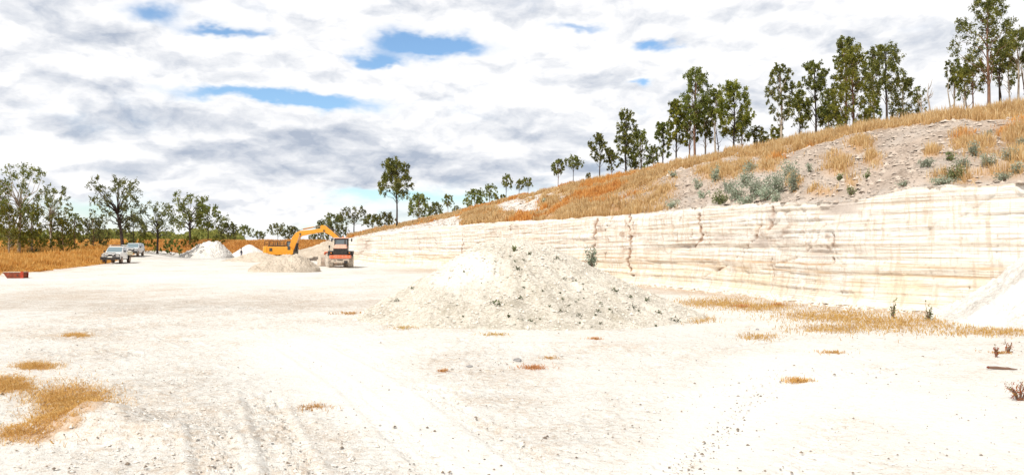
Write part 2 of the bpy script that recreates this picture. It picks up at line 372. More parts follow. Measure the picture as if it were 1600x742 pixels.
def gz0(x, y):
    x = np.asarray(x, float); y = np.asarray(y, float)
    z = .07*fbm(x/7, y/7, 3, 3)*sm((y-3)/20)+.02*fbm(x/1.6, y/1.6, 3, 8)
    z = z-.55*gau(x, y, -14, 90, 18, 20)-.35*gau(x, y, -34, 111, 9, 10)
    d = edge_x(y)-x
    z = z+.4*sm(d/5)+sm((y-85)/38)*sm((d+9)/9)*.95
    far = sm((y-138)/16)*2.45*sm((-x+10)/20+.5)
    z = np.maximum(z, far-1.2*(1-sm((y-136)/5))+.1*fbm(x/12, y/12, 2, 4)*sm((y-138)/16))
    z = z+.30*gau(x, y, -4.95, 9.15, .62, .5)*(1+.35*fbm(x*3, y*3, 3, 9))+.14*gau(x, y, -4.0, 8.75, .75, .35)
    z = z+.10*gau(x, y, -3.1, 26, 2.5, 2.)+.08*gau(x, y, 1.0, 16.6, 2.5, .5)
    return z
def rough_mask(x, y):
    px = pxof(x, y); py = pyof(0, y)
    r = .42+.55*fbm(x/2.5, y/4, 4, 21)+.25*fbm(x*1.1, y*1.1, 3, 22)
    r = r+.35*np.exp(-((px-130)/230)**2-((py-590)/120)**2)+.3*np.exp(-((px-430)/180)**2-((py-690)/60)**2)
    r = r-.75*np.exp(-(((px-560)-(py-600)*1.35)/110)**2)*sm((py-500)/50)
    r = r-.6*np.exp(-(((px-1210)+(py-600)*1.2)/95)**2)*sm((py-510)/50)
    r = r-.35*sm((px-950)/300)*sm((py-530)/60)
    r = r+.5*np.exp(-((py-475)/16)**2)*sm((760-px)/200)
    r = r-.5*np.exp(-((py-437)/9)**2-((px-300)/260)**2)
    r = r+.3*np.exp(-((px-720)/120)**2-((py-560)/25)**2)
    yb = np.interp(px, [540, 700, 1000, 1200, 1300, 1500, 1600], [411, 417, 443, 462, 474, 488, 494])
    r = r+.9*np.exp(-((py-yb-5)/6)**2)*sm((px-560)/80)
    r = r+.45*np.exp(-(((px-1120)+(py-680)*.95)/28)**2)*sm((py-560)/60)
    return np.clip(.18+.72*r, 0, 1)
th = np.concatenate([np.linspace(-180, -50, 50), np.linspace(-49, -36.5, 30), np.linspace(-36.2, 36.2, 620), np.linspace(36.8, 50, 30), np.linspace(53, 179.5, 50)])
rr = np.concatenate([[.05, .6, 1.5, 3, 4.5], np.geomspace(5.6, 30, 330), np.geomspace(30.3, 170, 200), np.geomspace(180, 5000, 30)])
TH, RR = np.meshgrid(np.radians(th), rr, indexing='ij'); RR = RR+0
gx = RR*np.sin(TH); gy = RR*np.cos(TH)
rg = rough_mask(gx, gy)
near = sm((34-RR)/10)
tz = np.zeros_like(gx); tm = np.zeros_like(gx); ms = (RR < 45) & (gy > 3)
a_, b_ = track_dist(gx[ms], gy[ms]); tz[ms] = a_; tm[ms] = b_
clod = .5*np.abs(fbm(gx*2.6, gy*2.6, 4, 33, .6))+.5*np.maximum(0, fbm(gx*7, gy*7, 2, 34))
gzv = gz0(gx, gy)+tz+near*rg*(.11*clod-.012)+sm((RR-20)/30)*.03*fbm(gx*.8, gy*.8, 3, 35)
gzv = gzv-np.maximum(0, RR-400)*.004
px_, py_ = pxof(gx, gy), pyof(gzv, gy)
dl = edge_x(gy)-gx
soil = sm((dl+.7+1.2*fbm(gx/2, gy/2, 3, 41))/1.5)*(gy > 0)
soil = np.maximum(soil, sm((gy-136)/8)*.9)
# bare soil under the straw on the left foreground, the strip below the face
def ell(px, py, cx, cy, rx, ry): return np.exp(-((px-cx)/rx)**2-((py-cy)/ry)**2)
strawm = np.zeros_like(gx)
STRAW = [(115, 625, 55, 22), (95, 655, 38, 22), (45, 680, 55, 12), (15, 602, 35, 12), (60, 573, 30, 5), (120, 523, 18, 3)]
STRIP = [(1120, 474, 60, 7), (1190, 480, 45, 6), (1290, 492, 80, 9), (1400, 503, 100, 12), (1560, 518, 90, 7), (1180, 526, 28, 5), (1085, 499, 30, 5), (1300, 513, 60, 6)]
for e in STRAW: strawm = np.maximum(strawm, ell(px_, py_, *e))
stripm = np.zeros_like(gx)
for e in STRIP: stripm = np.maximum(stripm, ell(px_, py_, *e))
fr = (gy > 3)
soil = np.maximum(soil, np.where(fr, .75*sm((strawm-.3)/.3), 0)); soil = np.maximum(soil, np.where(fr, .35*sm((stripm-.3)/.4), 0))
soil = np.maximum(soil, .5*sm((.6-np.abs(gx-(edge_x(gy)+1))/4))*(gy > 50)*sm(fbm(gx/3, gy/3, 3, 43)*2))
soil = np.maximum(soil, .42*np.exp(-((py_-np.interp(px_, [540, 700, 1000, 1200, 1300, 1500, 1600], [411, 417, 443, 462, 474, 488, 494])-4)/5)**2)*sm((px_-600)/80)*fr)
grey = np.clip(.9*np.exp(-((px_-330)/70)**2-((py_-402)/4)**2)+(.2)*np.exp(-((py_-478)/10)**2)*sm((600-px_)/200)+.15*sm(fbm(gx/4, gy/4, 3, 44)*3-.9), 0, 1)*fr
GV = np.stack([gx, gy, gzv], -1).reshape(-1, 3); GF = grid_faces(len(th), len(rr), wrap=True)
GF = GF[:, ::-1]
ground = np_mesh('ground', GV, GF, M['e_ground'], smooth=True,
                 attrs={'rough': ('POINT', np.clip(rg+.05*tm, 0, 1).ravel()), 'soil': ('POINT', soil.ravel()), 'grey': ('POINT', grey.ravel()), 'white': ('POINT', 0*grey.ravel())})
tag(ground, kind='structure')

# ------------------------------------------------------------------ quarry face and hill
#        px   Ybase  zbase ytop  ycrest zcrest
CT = [(540, 106, -.30, 375, 374, 3.0), (575, 101, -.45, 368, 367, 3.6), (600, 97, -.5, 363, 361, 4.3), (650, 90, -.45, 357, 350, 5.3), (700, 83, -.4, 352, 339, 6.2),
      (800, 63, -.2, 346, 313, 7.6), (900, 50, -.1, 341, 290, 8.4), (1000, 43.5, 0, 333, 270, 8.8), (1060, 39.8, 0, 327, 258, 9.),
      (1100, 37.6, 0, 323, 249, 9.), (1200, 33, 0, 318, 230, 9.1), (1300, 28.6, 0, 315, 209, 9.2), (1345, 27.3, 0, 312, 200, 9.2),
      (1375, 26.6, 0, 302, 196, 9.2), (1420, 25.9, 0, 291, 187, 9.2), (1500, 24.6, 0, 290, 178, 9.2), (1600, 23.2, 0, 286, 169, 9.2)]
Bp, Tp, Cp = [], [], []
for px, yb, zb, yt, yc, zc in CT:
    Bp.append(((px-800)/F*yb, yb, zb)); yt_ = yb+.35; Tp.append(((px-800)/F*yt_, yt_, CH+(HZ-yt)/F*yt_))
    Yc = (zc-CH)*F/(HZ-yc); Cp.append(((px-800)/F*Yc, Yc, zc))
for b, t_, c in (((20, 20.6, 0), (20.3, 21, 4), (33, 36, 9.2)), ((30, 15.5, 0), (30.3, 16, 4), (47, 28, 9.2)), ((50, 4, 0), (50.5, 4.5, 4), (66, 10, 9.3)), ((70, -22, 0), (70.6, -22, 4), (88, -16, 9.3))):
    Bp.append(b); Tp.append(t_); Cp.append(c)
Bp, Tp, Cp = map(lambda a: np.array(a, float), (Bp, Tp, Cp))
seg = np.concatenate([[0], np.cumsum(np.hypot(*np.diff(Bp[:, :2], axis=0).T))])
# sample columns: even in screen angle in view, coarser outside
def cols(ds):
    s = [0.]
    while s[-1] < seg[-1]:
        i = np.interp(s[-1], seg, Bp[:, 1]); s.append(s[-1]+max(.05, abs(i)*ds))
    return np.array(s[:-1]+[seg[-1]])
def smooth_curve(P, s, k):
    out = np.stack([np.interp(s, seg, P[:, i]) for i in range(3)], -1)
    fine = np.arange(0, seg[-1], .25); Q = np.stack([np.interp(fine, seg, P[:, i]) for i in range(3)], -1)
    kn = np.hanning(k); kn /= kn.sum(); pad = k//2
    Qp = np.pad(Q, ((pad, pad), (0, 0)), mode='edge'); Qs = np.stack([np.convolve(Qp[:, i], kn, 'same')[pad:-pad] for i in range(3)], -1)
    return np.stack([np.interp(s, fine, Qs[:, i]) for i in range(3)], -1)
S = cols(.0016); nS = len(S)
B = smooth_curve(Bp, S, 13); T = smooth_curve(Tp, S, 5); C = smooth_curve(Cp, S, 25)
dB = np.gradient(B[:, :2], axis=0); nrm = np.stack([dB[:, 1], -dB[:, 0]], -1); nrm /= np.linalg.norm(nrm, axis=1)[:, None]+1e-9
if (nrm[nS//3]@np.array([-1, -.4])) < 0: nrm = -nrm                     # points out of the face, towards the pit
T[:, 2] += .06*fbm(S/1.3, S*0, 4, 51)+.03*fbm(S*2, S*0, 2, 52)
T[:, :2] += nrm*(.25*fbm(S/2.2, S*0+3, 4, 53))[:, None]; B[:, :2] += nrm*(.25*fbm(S/3, S*0+3, 3, 53))[:, None]
nV = 84; v = np.linspace(0, 1, nV)
Sg, Vg = np.meshgrid(S, v, indexing='ij')
Pb = B[:, None, :]*(1-v[None, :, None])+T[:, None, :]*v[None, :, None]
H = (T[:, 2]-B[:, 2])[:, None]*Vg
hw = H+.07*fbm(Sg/7, Sg*0, 2, 60)
ledge = .15*(vn(hw*0+3.3, hw*3.6, 61)-.5)+.09*(vn(Sg/4, hw*9, 62)-.5)+.05*(vn(Sg/1.5, hw*24, 63)-.5)
rel = ledge+.08*fbm(Sg/1.2, H/1.0, 5, 64, .65)+.16*fbm(Sg/8, H/9, 2, 65)+.05*np.floor(3*vn(Sg/1.7, H/2.5, 168))
crack = np.zeros_like(Sg); pit = np.zeros_like(Sg)
pxS = pxof(Pb[..., 0], Pb[..., 1]); pyS = pyof(Pb[..., 2], Pb[..., 1])
jag = 6*fbm(H*2.2, Sg*.3, 4, 66, .65)
CR = [([(983, 336), (986, 370), (984, 410), (988, 430)], 2.6, 1), ([(935, 342), (934, 360), (930, 385)], 2.6, .9), ([(956, 340), (950, 360), (952, 378)], 1.5, .7), ([(1095, 335), (1094, 355), (1098, 372), (1085, 385)], 3.2, .9),
      ([(1208, 325), (1206, 340), (1203, 356)], 4.5, 1), ([(1190, 345), (1180, 375), (1160, 395), (1140, 412), (1105, 432)], 2., .8), ([(1305, 365), (1303, 385), (1301, 410)], 3, .7),
      ([(1360, 340), (1352, 358)], 3, .6), ([(1510, 300), (1506, 350), (1495, 400), (1480, 460)], 1.6, .35), ([(800, 350), (799, 362)], 1.5, .8), ([(723, 368), (722, 395)], 1.6, .7), ([(655, 370), (657, 390)], 2, .5),
      ([(575, 378), (566, 395)], 4, .6), ([(760, 352), (757, 380)], 1.2, .4), ([(1040, 330), (1041, 360)], 1., .4), ([(1290, 350), (1270, 385), (1240, 405), (1205, 415)], 2, .5), ([(1065, 340), (1060, 380), (1075, 385), (1096, 378)], 2, .5), ([(1420, 340), (1415, 355), (1425, 362)], 2, .4), ([(850, 345), (851, 365)], .9, .4), ([(1010, 338), (1012, 352)], 1.0, .35)]
rn = random.Random(5)
for _ in range(34):
    x0 = rn.uniform(590, 1580); y0 = rn.uniform(0, 1); yt = np.interp(x0, [c[0] for c in CT], [c[3] for c in CT]); yb = np.interp(x0, [540, 700, 1000, 1200, 1300, 1500, 1600], [411, 417, 443, 462, 474, 488, 494])
    a = yt+(yb-yt)*y0*.8; CR.append(([(x0, a), (x0+rn.uniform(-3, 3), a+(yb-yt)*rn.uniform(.06, .22))], rn.uniform(.7, 1.6), rn.uniform(.3, .7)))
for pts, wd, st in CR:
    best = np.full(Sg.shape, 1e9)
    for (x0, y0), (x1, y1) in zip(pts[:-1], pts[1:]):
        dx, dy = x1-x0, y1-y0; t_ = np.clip(((pxS-x0)*dx+(pyS-y0)*dy)/(dx*dx+dy*dy), 0, 1)
        best = np.minimum(best, np.hypot(pxS+jag-x0-t_*dx, pyS-y0-t_*dy))
    crack = np.maximum(crack, st*np.exp(-(best/(wd*.8*(.35+1.1*vn(pxS/3, pyS/5, 99))))**2)*sm(vn(pxS/5, pyS/7, 98)*3-.3))
for cx, cy, rx, ry, st in ((1310, 326, 32, 12, 1), (1190, 380, 13, 9, .9), (1285, 400, 18, 10, .5), (1205, 340, 8, 14, .6), (1130, 372, 20, 6, .5), (1070, 385, 14, 4, .5), (1225, 372, 20, 16, .3), (660, 375, 30, 8, .3), (570, 385, 12, 15, .5), (1520, 320, 16, 8, .3)):
    pit = np.maximum(pit, st*np.exp(-((pxS+jag-cx)/rx)**4-((pyS-cy)/ry)**4))
stain = .55*np.clip(ell(pxS, pyS, 985, 370, 40, 45)+ell(pxS, pyS, 1205, 350, 40, 40)+ell(pxS, pyS, 1110, 365, 45, 25)+ell(pxS, pyS, 1290, 385, 60, 30)+.7*ell(pxS, pyS, 930, 360, 20, 25)+.6*ell(pxS, pyS, 620, 375, 60, 14)+.35*ell(pxS, pyS, 1500, 330, 60, 30), 0, 1)*sm(fbm(Sg*1.3, H*2.2, 5, 120, .65)*2.6+.25)
crack = np.maximum(crack, stain)
rel = rel-.15*np.where(crack > stain+.01, crack, stain*.4)-.12*pit
foot = sm((.14-Vg)/.14); topr = sm((Vg-.94)/.06)
off = rel*(1-.5*foot)+foot*.22*(1+.6*fbm(Sg*1.5, Sg*0, 3, 67))-topr*.12
Pb[..., 0] += nrm[:, None, 0]*off; Pb[..., 1] += nrm[:, None, 1]*off
Pb[:, 0, 2] -= .5
CV = Pb.reshape(-1, 3); CF = grid_faces(nS, nV)
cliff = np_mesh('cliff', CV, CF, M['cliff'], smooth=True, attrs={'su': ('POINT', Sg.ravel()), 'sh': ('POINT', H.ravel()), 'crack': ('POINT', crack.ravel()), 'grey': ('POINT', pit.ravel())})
tag(cliff, kind='structure')

# hill: from the lip of the face up to the crest, then a plateau and a back slope
tl = np.concatenate([np.linspace(0, 1, 90), 1+np.geomspace(.01, 1, 24)])
Ttop = Pb[:, -1, :]
cdir = C[:, :2]/np.linalg.norm(C[:, :2], axis=1)[:, None]
hv = np.zeros((nS, len(tl), 3)); HQ = np.zeros((nS, len(tl)))
for j, t in enumerate(tl):
    if t <= 1:
        f = t*(1.3-.3*t); hv[:, j, :2] = Ttop[:, :2]*(1-t)+C[:, :2]*t; hv[:, j, 2] = Ttop[:, 2]+(C[:, 2]-Ttop[:, 2])*f
        a = min(1, t*14)*min(1, (1-t)*10+.25)
        x, y = hv[:, j, 0], hv[:, j, 1]
        hv[:, j, 2] += a*(.35*fbm(x/2.6, y/2.6, 4, 71)+.16*fbm(x*1.5, y*1.5, 3, 72, .6))-.25*sm((.05-abs(t-.02))/.05)*min(1, t*20)
        HQ[:, j] = 1-t
    else:
        d = (t-1)*90
        hv[:, j, :2] = C[:, :2]+cdir*d
        hv[:, j, 2] = C[:, 2]+.05*min(d, 25)-max(0, d-50)*.3+.12*fbm(hv[:, j, 0]/2, hv[:, j, 1]/2, 2, 73)*min(1, .25+d)
HVv = hv.reshape(-1, 3); HF = grid_faces(nS, len(tl))
hpx = pxof(hv[..., 0], hv[..., 1]); hpy = pyof(hv[..., 2], hv[..., 1])
ycr = lambda px: np.interp(px, [c[0] for c in CT], [c[4] for c in CT]); ytp = lambda px: np.interp(px, [c[0] for c in CT], [c[3] for c in CT])
def gmask(px, py, x, y, q):
    """how much dry grass grows at a point of the slope"""
    n = fbm(x/1.6, y/1.6, 4, 81)
    left = sm((1075-px)/60)
    g = left*(1.05+.5*n-.55*sm((px-890)/90)*sm(n*-2+.2))
    g = g-1.5*ell(px, py, 850, 312, 50, 11)*sm(.8-n*1.2)-1.3*ell(px, py, 800, 322, 32, 9)-.5*ell(px, py, 935, 275, 30, 8)-1.6*sm((735-px)/35)*sm((q-.35)/.2)
    g = g-1.0*ell(px, py, 820, 330, 30, 5)
    band = sm((.30+.16*n-q)/.10)
    g = np.maximum(g, (1-left)*band*1.15)
    for cx, cy, rx, ry in ((1120, 268, 35, 14), (1160, 262, 22, 10), (1210, 245, 20, 12), (1312, 258, 24, 18), (1365, 250, 18, 12), (1330, 285, 10, 8), (1285, 300, 24, 7), (1240, 288, 12, 12), (1510, 222, 28, 18), (1590, 215, 35, 24),
                           (1560, 270, 45, 12), (1510, 278, 30, 10), (1455, 238, 18, 8), (1590, 255, 25, 22), (1345, 225, 22, 14), (1150, 235, 30, 12), (1200, 262, 22, 8), (1470, 280, 20, 6), (1535, 230, 30, 14)):
        g = np.maximum(g, ell(px, py, cx, cy, rx, ry)*1.15+.25*n-.1)
    return np.clip(g, 0, 1)
HG = gmask(hpx, hpy, hv[..., 0], hv[..., 1], HQ); HG[:, 90:] = .9
wht = 1.2*ell(hpx, hpy, 850, 312, 55, 13)+1.1*ell(hpx, hpy, 805, 326, 40, 9)+.7*ell(hpx, hpy, 935, 275, 40, 10)+1.2*sm((745-hpx)/30)*sm((HQ-.25)/.2)+.3*ell(hpx, hpy, 1200, 280, 90, 30)+.5*sm((HQ-.93)/.07)
wht = np.clip(wht*(1.1-HG)+.25*sm(fbm(hv[..., 0]/3, hv[..., 1]/3, 3, 83)*3-.6), 0, 1)
hill = np_mesh('hill', HVv, HF, M['e_hill'], smooth=True, attrs={'rough': ('POINT', np.clip(.5+.5*fbm(hv[..., 0], hv[..., 1], 3, 84), 0, 1).ravel()), 'soil': ('POINT', np.clip(HG*.95, 0, 1).ravel()),
             'white': ('POINT', wht.ravel()), 'grey': ('POINT', 0*wht.ravel())})
tag(hill, kind='structure')

BVHS = [BVHTree.FromPolygons(V.tolist(), Fx.tolist()) for V, Fx in ((GV, GF), (CV, CF), (HVv, HF))]
def down(x, y, zmax=60):
    best = None
    for b in BVHS:
        h = b.ray_cast(Vector((x, y, zmax)), Vector((0, 0, -1)))
        if h[0] is not None and (best is None or h[0].z > best): best = h[0].z
    return best if best is not None else 0.
def hit(px, py):
    d = Vector(((px-800)/F, 1, (HZ-py)/F)).normalized(); best = None
    for b in BVHS:
        h = b.ray_cast(Vector((0, 0, CH)), d)
        if h[0] is not None and (best is None or h[3] < best[1]): best = (h[0], h[3])
    return best[0] if best else None

# ------------------------------------------------------------------ heaps
def heap(name, label, cx, cy, rl, rr_, rf, rb, h, prof, mat, rough=.7, seed=0, nz=.05, dens=(260, 90), ridge=0., patch=None, top=.0, lump=.10):
    na, nr = dens; a = np.linspace(0, 2*math.pi, na, endpoint=False); r = np.concatenate([np.linspace(0, 1, nr), [1.03]])
    A, Rr = np.meshgrid(a, r, indexing='ij'); cx_, sx = np.cos(A), np.sin(A)
    wob = 1+.09*fbm(np.cos(A)*1.6+seed, np.sin(A)*1.6, 3, seed)
    ex = np.where(cx_ > 0, rr_, rl); ey = np.where(sx > 0, rb, rf)
    x = cx+Rr*wob*ex*cx_; y = cy+Rr*wob*ey*sx
    pr = np.interp(np.clip(Rr-top*np.abs(cx_), 0, 1), prof[0], prof[1])
    z = h*pr*(1+lump*fbm(x/1.5*(1 if rf > 4.5 and rf < 5 else .6)+seed, y/1.5, 3, seed+1)*sm(Rr*3+.3))
    env = sm(Rr*6)*.5+.5; env = env*sm((1.03-Rr)/.12)
    rill = np.abs(fbm(A*5+seed, Rr*1.2, 3, seed+5))
    nz = nz*(1+.5*sm(Rr*1.5-.6)); z = z+env*(nz*fbm(x*2.6, y*2.6, 4, seed+2, .6)+nz*.8*np.maximum(0, fbm(x*8, y*8, 2, seed+3))-.07*h*rill*sm(Rr*2))
    z = z+gz0(x, y)-.02*(Rr > .98)-.25*(Rr > 1.01)
    wt = np.zeros_like(x)
    if patch is not None: wt = patch(pxof(x, y), pyof(z, y))
    V = np.stack([x, y, z], -1).reshape(-1, 3); Fx = grid_faces(na, nr+1, wrap=True)
    o = np_mesh(name, V-np.array([cx, cy, 0]), Fx, mat, smooth=True, loc=(cx, cy, 0),
                attrs={'rough': ('POINT', np.clip(rough+.3*fbm(x, y, 2, seed+8)-wt.ravel().reshape(x.shape), 0, 1).ravel()), 'soil': ('POINT', 0*x.ravel()), 'grey': ('POINT', 0*x.ravel()), 'white': ('POINT', wt.ravel()*.6)})
    tag(o, label, 'heap', 'heaps of white spoil in the pit'); BVHS.append(BVHTree.FromPolygons(V.tolist(), Fx.tolist())); return V
PR = ((0, .2, .4, .65, .85, 1), (1, .88, .66, .37, .15, 0))
PRc = ((0, .15, .4, .7, .9, 1), (1, .93, .68, .33, .10, 0))
MAIN = heap('spoil_heap', 'large pale conical heap in the middle of the pit floor dotted with green weeds', -.1, 24.6, 4.9, 6.4, 4.9, 4.9, 2.38, PR, M['e_heap'], .6, 3, .055, (520, 150),
            patch=lambda px, py: .9*ell(px, py, 742, 418, 32, 20)+.6*ell(px, py, 700, 440, 25, 12))
heap('spoil_heap', 'low beige heap in front of the wheel loader', -18.6, 65, 3.6, 2.3, 3.2, 3, 1.3, PRc, M['e_beige'], .7, 7, .13, (240, 90), top=.22, lump=.4)
heap('spoil_heap', 'broad beige heap right beside the excavator, under its boom', -25.5, 121, 13, 7, 8, 8, 3.1, PRc, M['e_beige'], .7, 9, .16, (240, 70), lump=.35)
heap('spoil_heap', 'low beige berm between the standing person and the excavator', -35.0, 107, 5.5, 5.5, 3, 3, 1.35, PRc, M['e_beige'], .6, 11, .12, (160, 50), lump=.4)
heap('spoil_heap', 'grey white heap farthest left, beyond the parked vehicles', -47.6, 123, 5.2, 2.6, 3.6, 3.6, 2.3, PRc, M['e_white'], .6, 13, .22, (200, 60), top=.15, lump=.3)
heap('spoil_heap', 'smooth white conical heap directly behind the standing person', -43.4, 127, 3.6, 3.4, 3.4, 3.4, 2.1, PRc, M['e_white'], .3, 15, .03, (140, 50))
heap('spoil_heap', 'white slumped heap against the quarry face at the right edge of the view', 18.3, 21.4, 6.1, 7, 4.5, 6, 4.0, ((0, .2, .45, .7, .88, 1), (1, .86, .56, .26, .08, 0)), M['e_white'], .45, 17, .11, (400, 140), lump=.3)

# ------------------------------------------------------------------ grass
def blades(name, P, hgt, wid, mat, lean=.35, label=None, cat=None, flat=0., vbias=0., seed=1):
    rg_ = np.random.default_rng(seed); n = len(P); P = np.asarray(P, float)
    a = rg_.uniform(0, 2*math.pi, n); h = hgt*rg_.uniform(.55, 1.25, n); ww = wid*rg_.uniform(.6, 1.4, n)
    ln = rg_.normal(0, lean, n); la = rg_.uniform(0, 2*math.pi, n)
    tip = P+np.stack([h*np.sin(ln)*np.cos(la), h*np.sin(ln)*np.sin(la), h*np.cos(ln)*(1-flat)+.004], -1)
    mid = P+(tip-P)*.55+np.array([0, 0, .06])*h[:, None]*(1-flat)
    s = np.stack([np.cos(a), np.sin(a), 0*a], -1)*ww[:, None]
    V = np.stack([P-s*.5-[0, 0, .02], P+s*.5-[0, 0, .02], mid+s*.45, mid-s*.45, tip], 1).reshape(-1, 3)
    b = np.arange(n)[:, None]*5
    Fx = np.concatenate([b+np.array([0, 1, 2]), b+np.array([0, 2, 3]), b+np.array([3, 2, 4])], 0)
    vv = np.clip(rg_.normal(.5+vbias, .24, n), 0, 1); vv = np.concatenate([vv*.8, vv*.9, np.clip(vv+.15, 0, 1)])
    o = np_mesh(name, V, Fx, mat, attrs={'v': ('FACE', vv)})
    return tag(o, label, cat, kind='stuff')
def scatter_grid(V3, nu, nv, n, dens, rg_):
    """random points on a (nu,nv) vertex grid with acceptance by dens and area weighting"""
    G = V3.reshape(nu, nv, 3); D = dens.reshape(nu, nv)
    a = G[:-1, :-1]; e1 = G[1:, :-1]-a; e2 = G[:-1, 1:]-a
    ar = np.linalg.norm(np.cross(e1, e2), axis=2)*D[:-1, :-1]; pr = ar.ravel(); tot = pr.sum(); pr = pr/tot
    k = rg_.choice(len(pr), n, p=pr); i, j = np.unravel_index(k, ar.shape); u = rg_.random(n)[:, None]; v_ = rg_.random(n)[:, None]
    return a[i, j]+e1[i, j]*u+e2[i, j]*v_, D[i, j]
rg1 = np.random.default_rng(21)
vis = (hpx > 520) & (hpx < 1720) & (hv[..., 1] > 5)
dn = HG**1.6*vis*(HQ > .0)*np.where(np.arange(len(tl))[None, :] < 98, 1, 0)
dn[:, 90:] = (vis[:, 90:]*1.)*(np.arange(len(tl))[None, 90:] < 104)
dwt = dn/np.clip(hv[..., 1]/40, .5, 3)**1.1
P, D = scatter_grid(HVv, nS, len(tl), 210000, dwt*(.25+.75*(fbm(hv[..., 0]*1.1, hv[..., 1]*1.1, 3, 191) > -.12)), rg1)
hgt = (.26+.40*sm(fbm(P[:, 0]/1.3, P[:, 1]/1.3, 3, 91)+.5))*np.clip(.45+.6*np.interp(D*np.clip(P[:, 1]/40, .5, 3)**1.1, [0, 1], [0, 1]), .4, 1)
isor = fbm(P[:, 0]/4, P[:, 1]/4, 3, 92)+.45*ell(pxof(P[:, 0], P[:, 1]), pyof(P[:, 2], P[:, 1]), 925, 290, 90, 40)-.3*(D*0+(pxof(P[:, 0], P[:, 1]) > 1060)*(pyof(P[:, 2], P[:, 1]) < ycr(pxof(P[:, 0], P[:, 1]))+14)) > .32
blades('dry_grass', P[~isor], hgt[~isor], np.maximum(.02, P[~isor, 1]*.0007), M['grass_gold'], .35, seed=5, label='golden dry grass over the slope and along the crest of the hill', cat='grass')
blades('dry_grass', P[isor], hgt[isor], np.maximum(.02, P[isor, 1]*.0007), M['grass_orange'], .4, seed=6, label='orange dry grass tussocks among the gold on the hill slope', cat='grass')
# left paddock
n = 170000; yy = 48+(215-48)*rg1.random(n)**1.35; ex_ = edge_x(yy); wide = np.clip((yy*(.72))+ex_, 4, 60)
xx = ex_-.1-rg1.random(n)*(np.abs(-.72*yy-ex_)); nzz = fbm(xx/1.8, yy/1.8, 4, 93)
kp = (rg1.random(n) < np.clip(.85+nzz*1.2, .08, 1)) & (xx < ex_+.3+1.2*fbm(xx/2, yy/2, 3, 41)) & (yy < 215) & ((yy < 135) | (pxof(xx, yy) < 300)) & (np.hypot(xx+51.6, (yy-103.5)/1.6) > 2.4)
xx, yy, nzz = xx[kp], yy[kp], nzz[kp]
hh_ = (.22+.62*sm(nzz*1.3+.4))*np.clip((edge_x(yy)-xx)/2.5+.3, .3, 1)
blades('dry_grass', np.stack([xx, yy, gz0(xx, yy)], -1), hh_, yy*.0007, M['grass_orange'], .45, seed=7, label='tall orange dry grass along the left edge of the pit', cat='grass')
# bank behind the pit
n = 70000; yy = 139+rg1.random(n)*24; px0 = 225+rg1.random(n)*420; xx = (px0-800)/F*yy
blades('dry_grass', np.stack([xx, yy, gz0(xx, yy)], -1), .4+.3*sm(fbm(xx/3, yy/3, 2, 94)+.5), .1, M['grass_orange'], .4, seed=8, label='dry grass on the far bank behind the excavator', cat='grass')
# straw on the left foreground and the thin grass strip below the face
def mat_grass(ells, n, hgt, wid, mat, label, seed, flat, thr=.35, lean=.9):
    r_ = np.random.default_rng(seed); pts = []
    ar = np.array([e[2]*e[3]*((e[1]-HZ)**-3)*1e6 for e in ells]); ar = ar/ar.sum()
    for e, s_ in zip(ells, ar):
        m = int(n*s_)+40; px = e[0]+r_.normal(0, .62, m)*e[2]; py = e[1]+r_.normal(0, .62, m)*e[3]
        py = np.maximum(py, 420); x, y = gw(px, py); k = fbm(x*3.4, y*3.4, 4, 97, .6)*1.0+r_.random(m)*.7 > .0; pts.append(np.stack([x[k], y[k], gz0(x[k], y[k])+.02], -1))
    P_ = np.concatenate(pts); return blades('dry_grass', P_, hgt, wid, mat, lean, seed=seed, flat=flat, label=label, cat='grass')
mat_grass(STRAW, 24000, .12, .006, M['straw_orange'], 'flattened orange straw beside the low dirt mound at lower left', 31, .7, lean=1.5)
mat_grass(STRIP, 15000, .085, .014, M['grass_straw'], 'thin yellow grass in a strip below the quarry face', 32, .25)
# far wood beyond the left paddock
def leaves(C_, size, seed, hang=.5):
    """diamond leaves at centres C_"""
    r_ = np.random.default_rng(seed); n = len(C_); d = r_.normal(size=(n, 3)); d[:, 2] -= hang; d /= np.linalg.norm(d, axis=1)[:, None]
    e = np.cross(d, r_.normal(size=(n, 3))); e /= np.linalg.norm(e, axis=1)[:, None]
    L = (size*r_.uniform(.6, 1.3, n))[:, None]; W_ = L*.42
    V = np.stack([C_-d*L, C_-e*W_, C_+d*L, C_+e*W_], 1).reshape(-1, 3); b = np.arange(n)[:, None]*4
    return V, b+np.array([0, 1, 2, 3])
n = 60000; r2 = np.random.default_rng(44); px0 = -120+r2.random(n)*860; yy = 230+r2.random(n)*70
top = 3.4+2.0*sm(fbm(px0/22, yy/60, 3, 96)+.5)-9.0*sm((px0-370)/40)+1.5*np.exp(-((px0-250)/90)**2)*0+sm((120-px0)/150)*1.5; zz_ = 1.5+r2.random(n)**.8*np.maximum(top, .2)
V, Fx = leaves(np.stack([(px0-800)/F*yy, yy, zz_], -1), .55, 45)
tag(np_mesh('distant_wood', V, Fx, M['leaf_tall'], attrs={'v': ('FACE', np.clip(r2.normal(.6, .25, n), 0, 1))}), 'far off green wood along the horizon at left', 'wood', kind='stuff')

